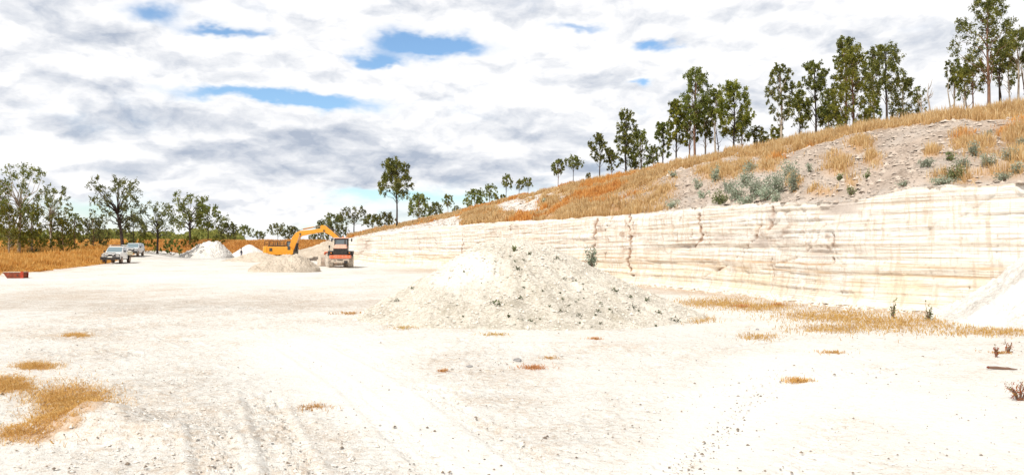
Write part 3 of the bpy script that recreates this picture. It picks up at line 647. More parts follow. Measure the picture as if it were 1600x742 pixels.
# ------------------------------------------------------------------ trees
def tree(px, Y, ytop, wpx, style, bark, label, ybase=None, lean=0., leaf=None, dens=1., name='eucalyptus_tree', group=None, cat='tree', z=None):
    seed = int(px*7+Y*13+ytop) & 0xffff; r_ = np.random.default_rng(seed)
    X = (px-800)/F*Y; z0 = down(X, Y) if z is None else z
    Ht = CH+(HZ-ytop)/F*Y-z0; Wd = wpx/F*Y*1.2
    root = empty(name, (X, Y, z0)); tag(root, label, cat, group)
    cb = {'tall': .34, 'open': .38, 'dense': .10, 'bush': .02, 'top': .55}[style]+(r_.uniform(-.07, .09) if style != 'bush' else 0)
    ncl = {'tall': 34, 'open': 30, 'dense': 52, 'bush': 20, 'top': 20}[style]
    tr = MB(); tb = max(.045, Ht*(.0115 if style != 'open' else .014))*(1.35 if bark == 'dark' and style == 'open' else 1); bx = lean*Ht
    def trunk_at(t):
        return np.array([bx*t**1.3+.018*Ht*math.sin(t*6+seed)*t, .018*Ht*math.cos(t*5+seed)*t, Ht*t])
    tt = .92 if style != 'open' else .5
    if style != 'bush':
        tr.tube([trunk_at(t)-(np.array([0, 0, .15]) if t == 0 else 0) for t in np.linspace(0, tt, 8)], [tb*(1.25-.95*t) for t in np.linspace(0, tt/.95, 8)], 7)
    clumps = []
    for i in range(ncl):
        ph = i*2.39996+r_.uniform(-.4, .4); u = (i+.5)/ncl; tz_ = cb+(1-cb)*(.08+.9*u**.9)
        if style in ('tall', 'top'): env = (.5+.5*math.sin(math.pi*min(1, (tz_-cb)/(1-cb)*1.02)))*(1.15-.55*max(0, (tz_-cb)/(1-cb)-.35))*r_.uniform(.7, 1.15)
        elif style == 'open': env = .55+.5*math.sin(math.pi*(.15+.75*(tz_-cb)/(1-cb)))
        else: env = .55+.45*math.sin(math.pi*(.15+.8*(tz_-cb)/(1-cb))); env *= 1.1-.4*u
        rad = Wd*.5*env*math.sqrt(r_.uniform(.12, 1))*.82
        base = trunk_at(min(.95, tz_)); c = base+np.array([rad*math.cos(ph), rad*math.sin(ph), 0])
        if style == 'open': c[2] += -.05*Ht*(rad/(Wd*.5))
        cr = Wd*{'tall': .135, 'open': .115, 'dense': .155, 'bush': .20, 'top': .155}[style]*r_.uniform(.55, 1.45)
        cr = min(cr, Ht*.14); c[2] = min(c[2], Ht-cr*.5); clumps.append((c, cr))
        if style != 'bush':
            s = trunk_at(max(cb*.75 if style != 'open' else .28, min(tt, tz_-r_.uniform(.12, .26)*(1.3 if style == 'open' else 1))))
            k0 = s*.72+c*.28+np.array([0, 0, .03*Ht])+r_.normal(0, .012*Ht, 3); k = s*.40+c*.60+np.array([0, 0, -.01*Ht])+r_.normal(0, .02*Ht, 3)
            r0 = tb*(.34 if style != 'open' else .5)*r_.uniform(.7, 1.1); tr.tube([s, k0, k, c], [r0, r0*.75, r0*.5, r0*.2], 5)
    if style == 'bush':
        for i in range(5): c = clumps[i*3][0]; tr.tube([(0, 0, -.1), tuple(c*.5), tuple(c)], [tb, tb*.6, tb*.2], 5)
    tr.build('trunk', M['bark_'+bark], root, smooth=True)
    area = (wpx*.64)*(Ht*(1-cb)/Y*F*.64); nl = int(np.clip(area*{'tall': 2.6, 'open': 1.7, 'dense': 3.0, 'bush': 3., 'top': 2.6}[style]*dens, 120, 9000))
    ws_ = np.array([c[1]**2 for c in clumps]); ws_ /= ws_.sum(); idx = r_.choice(len(clumps), nl, p=ws_)
    Cc = np.array([c[0] for c in clumps])[idx]; Cr = np.array([c[1] for c in clumps])[idx]
    # each clump is made of small sprays
    dirs = r_.normal(size=(nl, 3)); dirs /= np.linalg.norm(dirs, axis=1)[:, None]
    sid = r_.integers(0, 9, nl)+idx*9; sp_ = r_.normal(size=(len(clumps)*9, 3)); sp_ /= np.linalg.norm(sp_, axis=1)[:, None]; sp_ *= r_.uniform(.3, 1, (len(sp_), 1))
    pos = Cc+(sp_[sid]*.8+dirs*.36*r_.uniform(.1, 1, (nl, 1)))*Cr[:, None]*np.array([.95, .95, 1.15])
    V, Fx = leaves(pos, max(.06, Y*.0015), seed+1)
    spv = r_.normal(0, .2, len(clumps)*9)[sid]; vv = np.clip(.42+spv+r_.normal(0, .16, nl), 0, 1)
    lf_ = leaf or {'tall': 'leaf_tall', 'open': 'leaf_dark', 'dense': 'leaf_yel', 'bush': 'leaf_tall', 'top': 'leaf_tall'}[style]
    np_mesh('crown', V, Fx, M[lf_], root, attrs={'v': ('FACE', vv)})
    return root
G1 = 'trees left of the parked vehicles'; G2 = 'trees beyond the far bank'; G3 = 'trees along the hill crest'
for a in [
    (30, 100, 254, 76, 'open', 'pale', 'tall pale trunked gum at far left with an open crown above orange grass', 'leaf_tall'),
    (-6, 104, 282, 44, 'tall', 'pale', 'pale trunked gum cut off by the left edge of the view', None),
    (80, 106, 289, 52, 'open', 'pale', 'thin pale forked gum just right of the tallest tree at far left', 'leaf_tall'),
    (14, 98, 322, 40, 'dense', 'pale', 'young yellow green gum beside the trunk of the tall gum at far left', None),
    (50, 101, 318, 42, 'dense', 'pale', 'young yellow green gum between the two tall pale gums at far left', None),
    (98, 103, 338, 34, 'dense', 'red', 'short yellow green gum right of the thin forked gum', None),
    (116, 108, 333, 26, 'tall', 'red', 'slim short gum at the right end of the far left tree group', None),
    (-40, 100, 262, 70, 'tall', 'pale', 'gum tree just outside the left edge of the view', None),
    (192, 112, 273, 84, 'open', 'dark', 'big dark gum with twisting limbs rising behind the white ute', None),
    (146, 118, 340, 52, 'dense', 'red', 'low bushy gum left of the big dark gum', 'leaf_dark'),
    (208, 124, 336, 50, 'tall', 'dark', 'low loose gum right of the big dark gum behind the second vehicle', 'leaf_dark'),
    (246, 118, 318, 66, 'open', 'dark', 'black trunked spreading gum between the vehicles and the far left heap', None),
    ]:
    tree(*a[:7], leaf=a[7], group=G1, lean=-.15 if a[0] == 192 else 0., dens=.72)
for a in [
    (297, 150, 303, 72, 'open', 'dark', 'broad gum with a ragged crown above the grey white heap', 'leaf_tall'),
    (325, 155, 322, 52, 'tall', 'dark', 'rounded gum right of the broad ragged one above the grey white heap', 'leaf_tall'),
    (356, 165, 348, 38, 'dense', 'dark', 'low dark gum above the white conical heap', 'leaf_dark'),
    (382, 175, 352, 22, 'tall', 'dark', 'small gum right of the low dark one above the white conical heap', 'leaf_dark'),
    (405, 175, 361, 22, 'tall', 'dark', 'tiny gum on the skyline left of the excavator', 'leaf_dark'),
    (434, 170, 350, 30, 'tall', 'dark', 'small dark gum above the excavator engine deck', 'leaf_dark'),
    (456, 172, 354, 28, 'dense', 'dark', 'round dark gum behind the boom foot of the excavator', 'leaf_dark'),
    (492, 168, 366, 22, 'dense', 'dark', 'low gum seen under the excavator boom', 'leaf_dark'),
    (503, 160, 345, 26, 'tall', 'dark', 'loose dark gum behind the elbow of the excavator arm', 'leaf_dark'),
    (524, 156, 334, 42, 'dense', 'dark', 'dense dark gum behind the excavator arm and above the loader', 'leaf_dark'),
    (553, 152, 322, 46, 'open', 'dark', 'open crowned gum on the skyline just right of the loader', 'leaf_dark'),
    (582, 150, 335, 36, 'dense', 'dark', 'dense gum left of the tall lone tree', 'leaf_tall'),
    (604, 150, 332, 34, 'dense', 'dark', 'dark gum hiding behind the left side of the tall lone tree', 'leaf_dark')]:
    tree(*a[:7], leaf=a[7], group=G2)
for a in [
    (620, 112, 249, 60, 'tall', 'dark', 'tall lone forked tree on the low end of the hill', None, 1.5),
    (655, 150, 303, 40, 'dense', 'red', 'bushy tree just right of the tall lone tree', 'leaf_tall', 1),
    (681, 150, 316, 26, 'dense', 'red', 'small round tree second right of the tall lone tree', 'leaf_dark', 1),
    (700, 145, 304, 18, 'tall', 'red', 'narrow small tree above the pale rock at the low end of the hill', None, 1),
    (713, 150, 322, 14, 'tall', 'red', 'tiny tree beside the narrow one above the pale rock', None, 1),
    (742, 140, 295, 38, 'dense', 'red', 'wide bushy tree above the golden slope left of the rock outcrop', 'leaf_tall', .9),
    (765, 135, 289, 22, 'tall', 'red', 'upright tree against the right side of the wide bushy tree', None, 1.2),
    (783, 130, 304, 28, 'bush', 'red', 'low round bushy tree on the crest left of the rock outcrop', 'leaf_yel', 1),
    (791, 128, 273, 17, 'top', 'dark', 'slim bare stemmed tree rising above the low round bushy tree', None, 1.3),
    (811, 122, 281, 15, 'top', 'dark', 'left one of a pair of thin trees on the crest left of the rock outcrop', None, 1.2),
    (825, 121, 278, 20, 'top', 'dark', 'right one of a pair of thin trees on the crest left of the rock outcrop', None, 1.2),
    (872, 97, 249, 25, 'top', 'red', 'left tree of the pair above the rock outcrop', None, 1.4),
    (896, 94, 244, 30, 'top', 'dark', 'right tree of the pair above the rock outcrop', None, 1.4),
    (920, 90, 270, 7, 'top', 'red', 'tiny sapling alone on the crest right of the pair above the rocks', None, 1),
    (937, 84, 208, 34, 'tall', 'dark', 'slender tree standing left of the dense dark tree on the crest', None, 1.2),
    (956, 84, 234, 16, 'tall', 'red', 'small thin tree tucked against the left of the dense dark tree', None, 1),
    (978, 82, 171, 40, 'dense', 'dark', 'dense dark column shaped tree on the crest', 'leaf_tall', 1.1),
    (1002, 82, 202, 34, 'dense', 'red', 'shorter full tree at the right of the dense dark column shaped tree', 'leaf_tall', .8),
    (1021, 82, 228, 22, 'tall', 'red', 'low loose tree between the two middle crest groups', None, 1),
    (1036, 76, 190, 30, 'tall', 'dark', 'leftmost tree of the middle crest group', None, 1.4),
    (1057, 74, 157, 38, 'tall', 'dark', 'second tree from the left in the middle crest group', 'leaf_yel', 1.6),
    (1086, 73, 104, 56, 'tall', 'red', 'tallest tree of the middle crest group with a light airy top', None, 1.1),
    (1078, 78, 165, 36, 'tall', 'red', 'tree low behind the tallest tree of the middle crest group', 'leaf_tall', 1.4),
    (1102, 75, 152, 36, 'tall', 'pale', 'tree against the right side of the tallest tree of the middle crest group', None, 1.5),
    (1118, 72, 138, 34, 'top', 'pale', 'tree with a thin pale stem fourth from the right in the middle crest group', None, 1.5),
    (1147, 68, 127, 58, 'tall', 'dark', 'full green tree at the right end of the middle crest group', 'leaf_yel', 1.5),
    (1160, 74, 176, 36, 'tall', 'red', 'low tree behind the right end tree of the middle crest group', None, 1.2),
    (1187, 70, 198, 28, 'bush', 'dark', 'small dark conical tree in the gap between the crest groups', 'leaf_tall', 1.3),
    (1214, 72, 196, 34, 'bush', 'red', 'low green bushy tree at the foot of the pale open tree', 'leaf_yel', 1),
    (1221, 61, 97, 48, 'tall', 'pale', 'pale open tree at the left end of the big crest group', None, 1.),
    (1250, 65, 143, 40, 'tall', 'dark', 'shorter tree second from left in the big crest group', 'leaf_yel', 1.1),
    (1275, 60, 91, 52, 'tall', 'dark', 'tree with a dark stem third from left in the big crest group', None, 1.3),
    (1296, 66, 138, 34, 'tall', 'pale', 'thin tree behind the left side of the largest crest tree', None, 1),
    (1334, 56, 70, 68, 'dense', 'red', 'largest and densest yellow green tree in the big crest group', 'leaf_yel', 1.2),
    (1322, 60, 56, 50, 'tall', 'red', 'tall tree whose pale airy top shows above the densest crest tree', None, .9),
    (1366, 62, 70, 40, 'tall', 'pale', 'narrow tree between the densest crest tree and the dark stemmed tree', None, 1.),
    (1386, 52, 66, 58, 'tall', 'dark', 'open tree with a straight black stem near the right of the big crest group', None, .9),
    (1300, 60, 162, 46, 'bush', 'red', 'low leafy tree under the left part of the big crest group', 'leaf_tall', .8),
    (1362, 60, 150, 40, 'bush', 'red', 'low leafy tree under the right of the densest crest tree', 'leaf_tall', .8),
    (1412, 58, 120, 54, 'tall', 'pale', 'short spreading tree at the right end of the big crest group', None, 1.),
    (1436, 60, 132, 24, 'top', 'pale', 'thin outermost tree at the right end of the big crest group', None, .6),
    (1492, 56, 92, 36, 'top', 'pale', 'thin leftmost tree of the crest group at the upper right', None, 1.),
    (1508, 55, 105, 30, 'top', 'pale', 'second thin tree from the left in the upper right crest group', None, .9),
    (1522, 50, 96, 52, 'top', 'red', 'forked low tree left of the tallest tree at the upper right', 'leaf_yel', 1.1),
    (1546, 46, -8, 88, 'tall', 'red', 'tallest tree of all, reaching the top of the view at the upper right', None, 1.),
    (1564, 50, 60, 40, 'top', 'dark', 'tree close against the right side of the tallest tree of all', None, 1.),
    (1592, 48, 44, 62, 'top', 'pale', 'tree crossing the right edge of the view on the crest', None, 1.2),
    (1578, 54, 90, 36, 'top', 'pale', 'thin stem tree between the two largest trees at the upper right', None, .8),
    (1622, 48, 40, 60, 'tall', 'pale', 'tree just beyond the right edge of the view on the crest', None, 1.)]:
    tree(*a[:7], leaf=a[7], dens=a[8], group=G3)
def bare(px, Y, ytop, label, seed, n=6, bark='pale'):
    r_ = random.Random(seed); X = (px-800)/F*Y; z0 = down(X, Y); Ht = CH+(HZ-ytop)/F*Y-z0
    root = empty('dead_tree', (X, Y, z0)); tag(root, label, 'dead tree', G3); m = MB()
    m.tube([(0, 0, -.1), (.03*Ht, 0, .4*Ht), (-.02*Ht, 0, .75*Ht), (.01, 0, Ht)], [.06, .05, .035, .012], 6); m.build('trunk', M['bark_'+bark], root, smooth=True)
    b = MB()
    for i in range(n):
        t = r_.uniform(.35, .9); a = r_.uniform(0, 6.28); l = Ht*r_.uniform(.12, .25); c = (math.cos(a)*l*.7, math.sin(a)*l*.7, Ht*t+l*.8)
        b.tube([(0, 0, Ht*t), (c[0]*.6, c[1]*.6, Ht*t+l*.3), c], [.028, .02, .008], 5)
    b.build('branches', M['bark_'+bark], root, smooth=True)
bare(1121, 70, 192, 'leafless crooked stem standing in a gap of the middle crest group', 3, 4, 'dark')
bare(1452, 50, 130, 'bare grey sapling in the gap right of the big crest group', 5)
bare(1441, 52, 148, 'shorter bare sapling left of the bare grey one', 6, 5)
bare(1484, 56, 118, 'bare pole like stem at the left end of the upper right group', 8, 3)
bare(1561, 52, 70, 'dark thin bare stem behind the tallest tree of all', 9, 3, 'dark')
bare(1510, 57, 120, 'pale thin bare stem left of the forked low tree', 10, 3)
bare(1600, 50, 80, 'bare stem at the right edge of the view', 12, 3)
# understorey shrubs behind the left grass
for i, (px, Y, yt, wp, lb) in enumerate([(5, 110, 362, 44, 'dark green shrub behind the orange grass at the left edge'), (42, 112, 358, 40, 'dark green shrub between the pale gum trunks'), (78, 114, 364, 40, 'green shrub at the foot of the thin forked gum'),
        (112, 114, 362, 36, 'shrub left of the low bushy gum'), (150, 122, 368, 40, 'shrub under the low bushy gum'), (228, 124, 366, 36, 'bright green shrub right of the second vehicle'), (268, 128, 374, 36, 'green shrub right of the black trunked gum'),
        (300, 146, 370, 40, 'low green shrub above the left shoulder of the grey white heap'), (206, 128, 372, 34, 'green shrub directly behind the second vehicle'), (340, 150, 371, 30, 'green shrub above the top of the grey white heap')]):
    tree(px, Y, yt, wp, 'bush', 'dark', lb, leaf='leaf_yel' if i % 2 else 'leaf_tall', dens=.75, name='shrub', group='shrubs under the left trees', cat='shrub')

# grey-green shrubs on the slope
def shrub(px, py, wpx, hpx, label, leaf='leaf_grey', group='grey green shrubs on the slope', name='shrub', cat='shrub', stems=8, dens=1.6, lsz=.0015):
    p = hit(px, py+hpx*.5)
    if p is None: return
    seed = int(px*3+py*11); r_ = np.random.default_rng(seed); Y = p.y; Wd = wpx/F*Y; Ht = hpx/F*Y*1.15
    root = empty(name, p); tag(root, label, cat, group); m = MB(); cs = []
    for i in range(stems):
        a = i*2.4+r_.uniform(-.3, .3); rd = Wd*.42*math.sqrt(r_.uniform(.05, 1)); c = np.array([rd*math.cos(a), rd*math.sin(a), Ht*r_.uniform(.35, .95)*(1-.3*(rd/(Wd*.5)))])
        m.tube([(0, 0, -.05), tuple(c*[.5, .5, .6]), tuple(c)], [.012+.004*Wd, .010, .004], 4); cs.append(c)
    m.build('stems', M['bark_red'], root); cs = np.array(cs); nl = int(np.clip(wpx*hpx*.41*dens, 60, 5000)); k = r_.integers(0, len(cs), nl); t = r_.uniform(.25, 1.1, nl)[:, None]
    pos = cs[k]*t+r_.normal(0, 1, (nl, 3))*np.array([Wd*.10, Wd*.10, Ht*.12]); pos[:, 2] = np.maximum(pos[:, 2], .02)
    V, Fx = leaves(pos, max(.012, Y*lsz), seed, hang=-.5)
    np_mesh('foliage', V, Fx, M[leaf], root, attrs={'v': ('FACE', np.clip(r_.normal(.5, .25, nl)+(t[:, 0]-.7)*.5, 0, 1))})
    return root
for px, py, wp, hp, lb in [(1182, 288, 40, 36, 'tallest grey green shrub in the middle of the slope thicket'), (1150, 296, 34, 30, 'grey green shrub left of the tallest in the slope thicket'), (1212, 282, 38, 42, 'wide grey green shrub at the right of the slope thicket'), (1240, 280, 26, 40, 'thin silvery shrub ending the slope thicket on the right'),
        (1125, 308, 34, 22, 'bright green low shrub at the lip of the quarry face'), (1098, 304, 24, 14, 'small shrub at the left end of the thicket on the lip'), (1168, 308, 36, 20, 'low shrub on the lip below the tallest thicket shrub'), (1212, 308, 22, 18, 'small green shrub on the lip at the right of the thicket'),
        (1118, 272, 22, 24, 'pale shrub among golden grass above the thicket'), (1172, 258, 24, 18, 'small shrub high above the thicket'), (1090, 288, 18, 16, 'faint grey shrub left of the thicket'), (1050, 318, 24, 16, 'shrub on the lip left of the thicket'), (1052, 272, 16, 12, 'small shrub just below the crest left of the thicket'),
        (1330, 298, 16, 16, 'green tuft in the soil gully above the lip'), (1312, 276, 14, 12, 'dark green tuft in bare soil below a grass tussock'), (1356, 272, 12, 14, 'small grey green tuft on bare soil'), (1448, 252, 32, 18, 'shrub left of the right hand thicket'), (1492, 268, 36, 26, 'dark green shrub in the right hand thicket'),
        (1470, 282, 50, 14, 'long low green shrub at the lip on the right'), (1522, 232, 22, 24, 'grey green shrub under the crest at the right'), (1545, 248, 30, 22, 'shrub in the middle of the right hand grass'), (1578, 240, 26, 22, 'green shrub near the right edge of the slope'), (1570, 274, 34, 16, 'pale shrub on the lip near the right edge'),
        (1595, 222, 18, 18, 'shrub high on the slope cut by the right edge'), (1412, 286, 22, 10, 'low green shrub on the lip where the face steps up'), (1546, 208, 16, 12, 'small shrub near the crest at the right'), (1485, 244, 20, 14, 'small shrub above the dark green one on the right slope'), (1265, 262, 14, 14, 'small shrub right above the silvery one'), (850, 314, 8, 10, 'small shrub in the pale rock outcrop'), (1196, 300, 34, 26, 'shrub on the front side of the slope thicket'), (1165, 278, 30, 28, 'upper shrub in the slope thicket'), (1232, 262, 24, 26, 'shrub crowning the right end of the slope thicket'), (1138, 290, 26, 22, 'low shrub at the left flank of the slope thicket'), (1505, 252, 26, 20, 'shrub in front of the right hand orange tussocks'), (1590, 262, 22, 18, 'low shrub against the right edge above the lip')]:
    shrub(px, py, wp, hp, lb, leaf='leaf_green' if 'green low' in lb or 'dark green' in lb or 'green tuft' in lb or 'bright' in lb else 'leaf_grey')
for px, py, wp, hp, lb in [(925, 398, 26, 36, 'leafy sapling on the right shoulder of the big heap'), (1450, 484, 16, 32, 'green leafy sapling in the grass strip left of the slumped heap'), (1395, 482, 10, 30, 'thin pale sapling left of the green leafy one below the face'), (803, 388, 10, 9, 'small plant on the tip of the big heap')]:
    shrub(px, py, wp, hp, lb, 'leaf_green' if px != 925 else 'leaf_grey', 'saplings in the pit', 'sapling', 'sapling', 6, .75 if px == 925 else .55, .0022 if px == 925 else .0018)
shrub(1592, 608, 42, 34, 'red and green weed at the right edge of the foreground', 'leaf_red', None, 'weed', 'weed', 7, .55, .0016)
shrub(1555, 549, 10, 18, 'small reddish weed above the fallen stick', 'leaf_red', None, 'weed', 'weed', 4, .8, .002)
shrub(1575, 540, 22, 22, 'dry brown weed near the right edge', 'leaf_red', None, 'weed', 'weed', 5, .4, .0015)
shrub(52, 383+10, 26, 12, 'dark green leafy weed in the orange grass at left', 'leaf_weed', None, 'weed', 'weed', 6, 1.4, .0016)

# dry tufts standing on the floor
def tuft(px, py, wpx, n, h, label, seed, mat='grass_straw', fl=.3, thick=.0007):
    p = hit(px, py); r_ = np.random.default_rng(seed); Wd = wpx/F*p.y
    q_ = r_.normal(0, .24, (n, 2))*(1+.5*np.sin(np.arange(n)*.7+seed))[:, None]*[Wd, Wd*.8]; P_ = np.concatenate([q_, np.zeros((n, 1))], 1)
    for i in range(n): pass
    P_[:, 2] = gz0(p.x+P_[:, 0], p.y+P_[:, 1])-p.z+.015
    P_ = P_[:int(n*.6)]; o = blades('grass_tuft', P_, h, max(.004, p.y*thick), M[mat if mat != 'grass_orange' else 'straw_orange'], 1.1, seed=seed, flat=.5); o.location = p
    if 'kind' in o: del o['kind']
    tag(o, label, 'grass tuft', 'dry tufts on the pit floor')
for a in [(835, 575, 48, 500, .10, 'orange dry tuft beside the grey stone in front of the big heap', 1, 'grass_orange'), (1245, 597, 40, 700, .09, 'round orange dry tuft alone on white ground at right', 2, 'grass_orange'), (490, 636, 56, 380, .07, 'flat straw tuft on the cream ground left of centre', 3, 'grass_straw'),
        (693, 580, 16, 200, .09, 'small reddish tuft in front of the big heap', 4, 'grass_orange'), (860, 559, 30, 160, .05, 'faint straw tuft behind the grey stone', 5, 'grass_straw'), (1300, 551, 50, 400, .06, 'sparse straw tuft along the wheel track at right', 6, 'grass_straw'), (1160, 480, 20, 260, .22, 'upright orange tuft in the grass strip', 7, 'grass_orange'), (1215, 478, 16, 260, .24, 'darker orange tuft right of the upright one in the grass strip', 8, 'grass_orange'),
        (775, 523, 50, 300, .08, 'straw tuft at the front foot of the big heap', 9, 'grass_straw'), (930, 530, 22, 220, .10, 'brown tuft right of the straw tuft at the foot of the big heap', 10, 'grass_orange'), (545, 490, 50, 300, .12, 'straw along the left foot of the big heap', 11, 'grass_straw'), (630, 512, 50, 350, .09, 'straw patch at the front left foot of the big heap', 12, 'grass_straw'), (1560, 552, 30, 200, .07, 'yellow tuft near the fallen stick', 13, 'grass_straw')]:
    tuft(*a)

# weeds dotted on the big heap
def weed_proto(seed, n=26, w_=.13, h_=.07):
    r_ = np.random.default_rng(seed); V, Fx = leaves(np.abs(r_.normal(0, 1, (n, 3)))*[0, 0, h_*.7]+r_.normal(0, 1, (n, 3))*[w_*.45, w_*.45, .01], .035, seed, hang=-.3)
    o = np_mesh('weed', V, Fx, M['leaf_weed'], attrs={'v': ('FACE', np.clip(r_.normal(.4, .3, n), 0, 1))}); return o
protos = [weed_proto(60+i, [30, 20, 42][i], [.12, .08, .2][i]) for i in range(3)]
first = [True]*3; r3 = random.Random(9); cnt = 0
spots = [(778, 476, 2, 1.35), (882, 437, 2, .7), (810, 422, 0, 1), (813, 467, 0, .9), (905, 493, 2, .7), (960, 455, 0, 1.1), (985, 466, 0, 1), (1010, 470, 0, 1), (990, 480, 2, .8), (1030, 490, 0, 1), (870, 405, 0, .9), (827, 398, 0, .8), (1053, 501, 2, .9), (645, 452, 0, .8), (620, 471, 0, .9), (795, 495, 1, 1)]
while len(spots) < 72:
    px = r3.gauss(880, 95); py = r3.uniform(400, 512)
    if abs(px-800) < (py-375)*2.0 and px > 700: spots.append((px, py, r3.choice([0, 1, 1]), r3.uniform(.3, .75)))
big = 0
for i, (px, py, k, s) in enumerate(spots):
    p = hit(px, py)
    if p is None or not (-6 < p.x < 7 and 18 < p.y < 30): continue
    if first[k]: o = protos[k]; first[k] = False; o.location = p; o.scale = (s,)*3
    else: o = dup(protos[k], p, r3.uniform(0, 6.28), s)
    o.rotation_euler = (R(-12), 0, r3.uniform(0, 6.28))
    tag(o, 'small green weed on the flank of the big heap' if i else 'broadest dark green weed low on the front of the big heap', 'weed', 'weeds dotted over the big heap')
    if i == 0: o['group'] = 'weeds dotted over the big heap'

# ------------------------------------------------------------------ loose stones (uncountable)
def pebbles(name, P, sz, mat, label, seed):
    r_ = np.random.default_rng(seed); n = len(P)
    base = np.array([(1, 0, 0), (.3, .9, .1), (-.8, .6, 0), (-.8, -.6, .1), (.3, -.9, 0), (0, 0, .75)]); fc = np.array([(0, 1, 5), (1, 2, 5), (2, 3, 5), (3, 4, 5), (4, 0, 5)])
    J = base[None]*(1+r_.normal(0, .22, (n, 6, 3))); a = r_.uniform(0, 6.28, n); c, s = np.cos(a)[:, None], np.sin(a)[:, None]
    x = J[..., 0]*c-J[..., 1]*s; y = J[..., 0]*s+J[..., 1]*c; J = np.stack([x, y, J[..., 2]], -1)*sz[:, None, None]
    V = (P[:, None]+J-np.array([0, 0, .15])*sz[:, None, None]).reshape(-1, 3); Fx = (np.arange(n)[:, None, None]*6+fc[None]).reshape(-1, 3)
    o = np_mesh(name, V, Fx, mat); return tag(o, label, 'stones', kind='stuff')
M['peb'] = pmat('pale_stones', (.76, .70, .62), .9, var=.3, vs=30.); M['peb_dark'] = pmat('dark_chips', (.22, .17, .13), .9, var=.5, vs=30.)
M['peb_floor'] = pmat('floor_clods', (.78, .73, .67), .95, var=.12, vs=30.); M['peb_hill'] = pmat('hill_rocks', (.50, .42, .355), .9, var=.35, vs=5.)
r4 = np.random.default_rng(77)
def fpts(n, lo=425, hi=760):
    py = lo+(hi-lo)*r4.random(n)**.8; px = -60+1720*r4.random(n); x, y = gw(px, py); return px, py, x, y
px, py, x, y = fpts(12000); k = r4.random(len(x)) < rough_mask(x, y)**1.5*1.2; x, y = x[k], y[k]
def gsurf(x, y): return gz0(x, y)+sm((34-np.hypot(x, y))/10)*rough_mask(x, y)*.03
pebbles('loose_stones', np.stack([x, y, gsurf(x, y)], -1), r4.exponential(.006, len(x))+.004+y*.0003, M['peb_floor'], 'pale loose stones and clods over the pit floor', 1)
px, py, x, y = fpts(30000, 440); ln1 = np.exp(-(((px-1120)+(py-680)*.95)/26)**2)*sm((py-560)/50); ln2 = ell(px, py, 740, 573, 60, 10)*.8+ell(px, py, 1280, 583, 60, 12)*.5
k = r4.random(len(x)) < .03+rough_mask(x, y)*.05+.55*ln1+.5*ln2; x, y = x[k], y[k]
pebbles('dark_chips', np.stack([x, y, gsurf(x, y)+.004], -1), r4.exponential(.0045, len(x))+.003+y*.00025, M['peb_dark'], 'dark twigs and chips scattered over the white ground', 2)
# stones on the big heap, rubble at the foot of the face, rocks on the slope
nm = len(MAIN)//151; P, _ = scatter_grid(MAIN, nm, 151, 9000, np.ones(len(MAIN)), r4)
pebbles('heap_stones', P, np.abs(r4.normal(0, .022, len(P)))+.012, M['peb'], 'small clods over the surface of the big heap', 3)
n = 5000; si = r4.random(n)**.8*seg[-1]*.8; bi = np.stack([np.interp(si, S, B[:, i]) for i in range(3)], -1); ni = np.stack([np.interp(si, S, nrm[:, i]) for i in range(2)], -1)
of = .45+np.abs(r4.normal(0, .55, n)); bi[:, :2] += ni*of[:, None]; bi[:, 2] = gz0(bi[:, 0], bi[:, 1])+np.maximum(0, .12-of*.1)
pebbles('face_rubble', bi, np.abs(r4.normal(0, .05, n))+.03, M['peb'], 'broken rubble along the foot of the quarry face', 4)
rk = (1-HG)*vis; rk[:, 90:] = 0; P, _ = scatter_grid(HVv, nS, len(tl), 9000, rk/np.clip(hv[..., 1]/40, .5, 3), r4)
pebbles('slope_rocks', P, r4.exponential(.04, len(P))+.02+P[:, 1]*.0003, M['peb_hill'], 'broken rocks in the bare soil of the slope', 5)

def stone(name, label, px, py, w_, mat, seed, flat=.5):
    p = hit(px, py); r_ = np.random.default_rng(seed); na, nb = 16, 9; a = np.linspace(0, 2*math.pi, na, endpoint=False); b = np.linspace(-1.5, 1.5, nb); A, Bq = np.meshgrid(a, b, indexing='ij')
    rad = w_*.5*(1+.35*fbm(np.cos(A)*1.5+seed, np.sin(A)*1.5+Bq, 3, seed)); V = np.stack([rad*np.cos(A)*np.cos(Bq), .7*rad*np.sin(A)*np.cos(Bq), flat*rad*np.sin(Bq)+w_*.12], -1).reshape(-1, 3)
    o = np_mesh(name, V, grid_faces(na, nb, True), mat, smooth=False, loc=p); return tag(o, label, 'stone')
M['stone_grey'] = pmat('grey_stone', (.30, .29, .29), .9, var=.3, vs=8, bump=.01)
stone('stone', 'grey stone lying on white ground in front of the big heap', 808, 564, .16, M['stone_grey'], 1)
stone('stone', 'small grey stone left of the larger grey one in front of the heap', 733, 573, .13, M['stone_grey'], 2, .3)
stone('stone', 'dark pebble at the edge of the grass strip', 1183, 515, .09, M['stone_grey'], 4)
stone('boulder', 'pale round boulder in the orange grass at left', 68, 404, .95, M['e_white'], 3, .6)
# fallen stick: a split piece of bark with a snapped end
p = hit(1566, 577); st = empty('fallen_stick', p, R(-8)); tag(st, 'short reddish stick of split wood lying at the right edge', 'stick')
m = MB(); m.tube([(-.24, 0, .035), (-.1, .01, .03), (.08, 0, .022), (.23, -.01, .012)], [.022, .026, .02, .008], 7); m.tube([(-.12, .02, .03), (.1, .035, .03), (.2, .02, .012)], [.012, .014, .006], 6); m.build('wood', M['bark_red'], st, smooth=True)
m = MB(); m.tube([(-.265, 0, .04), (-.235, 0, .036)], [.012, .026], 7); m.build('split_end', M['rust'], st)

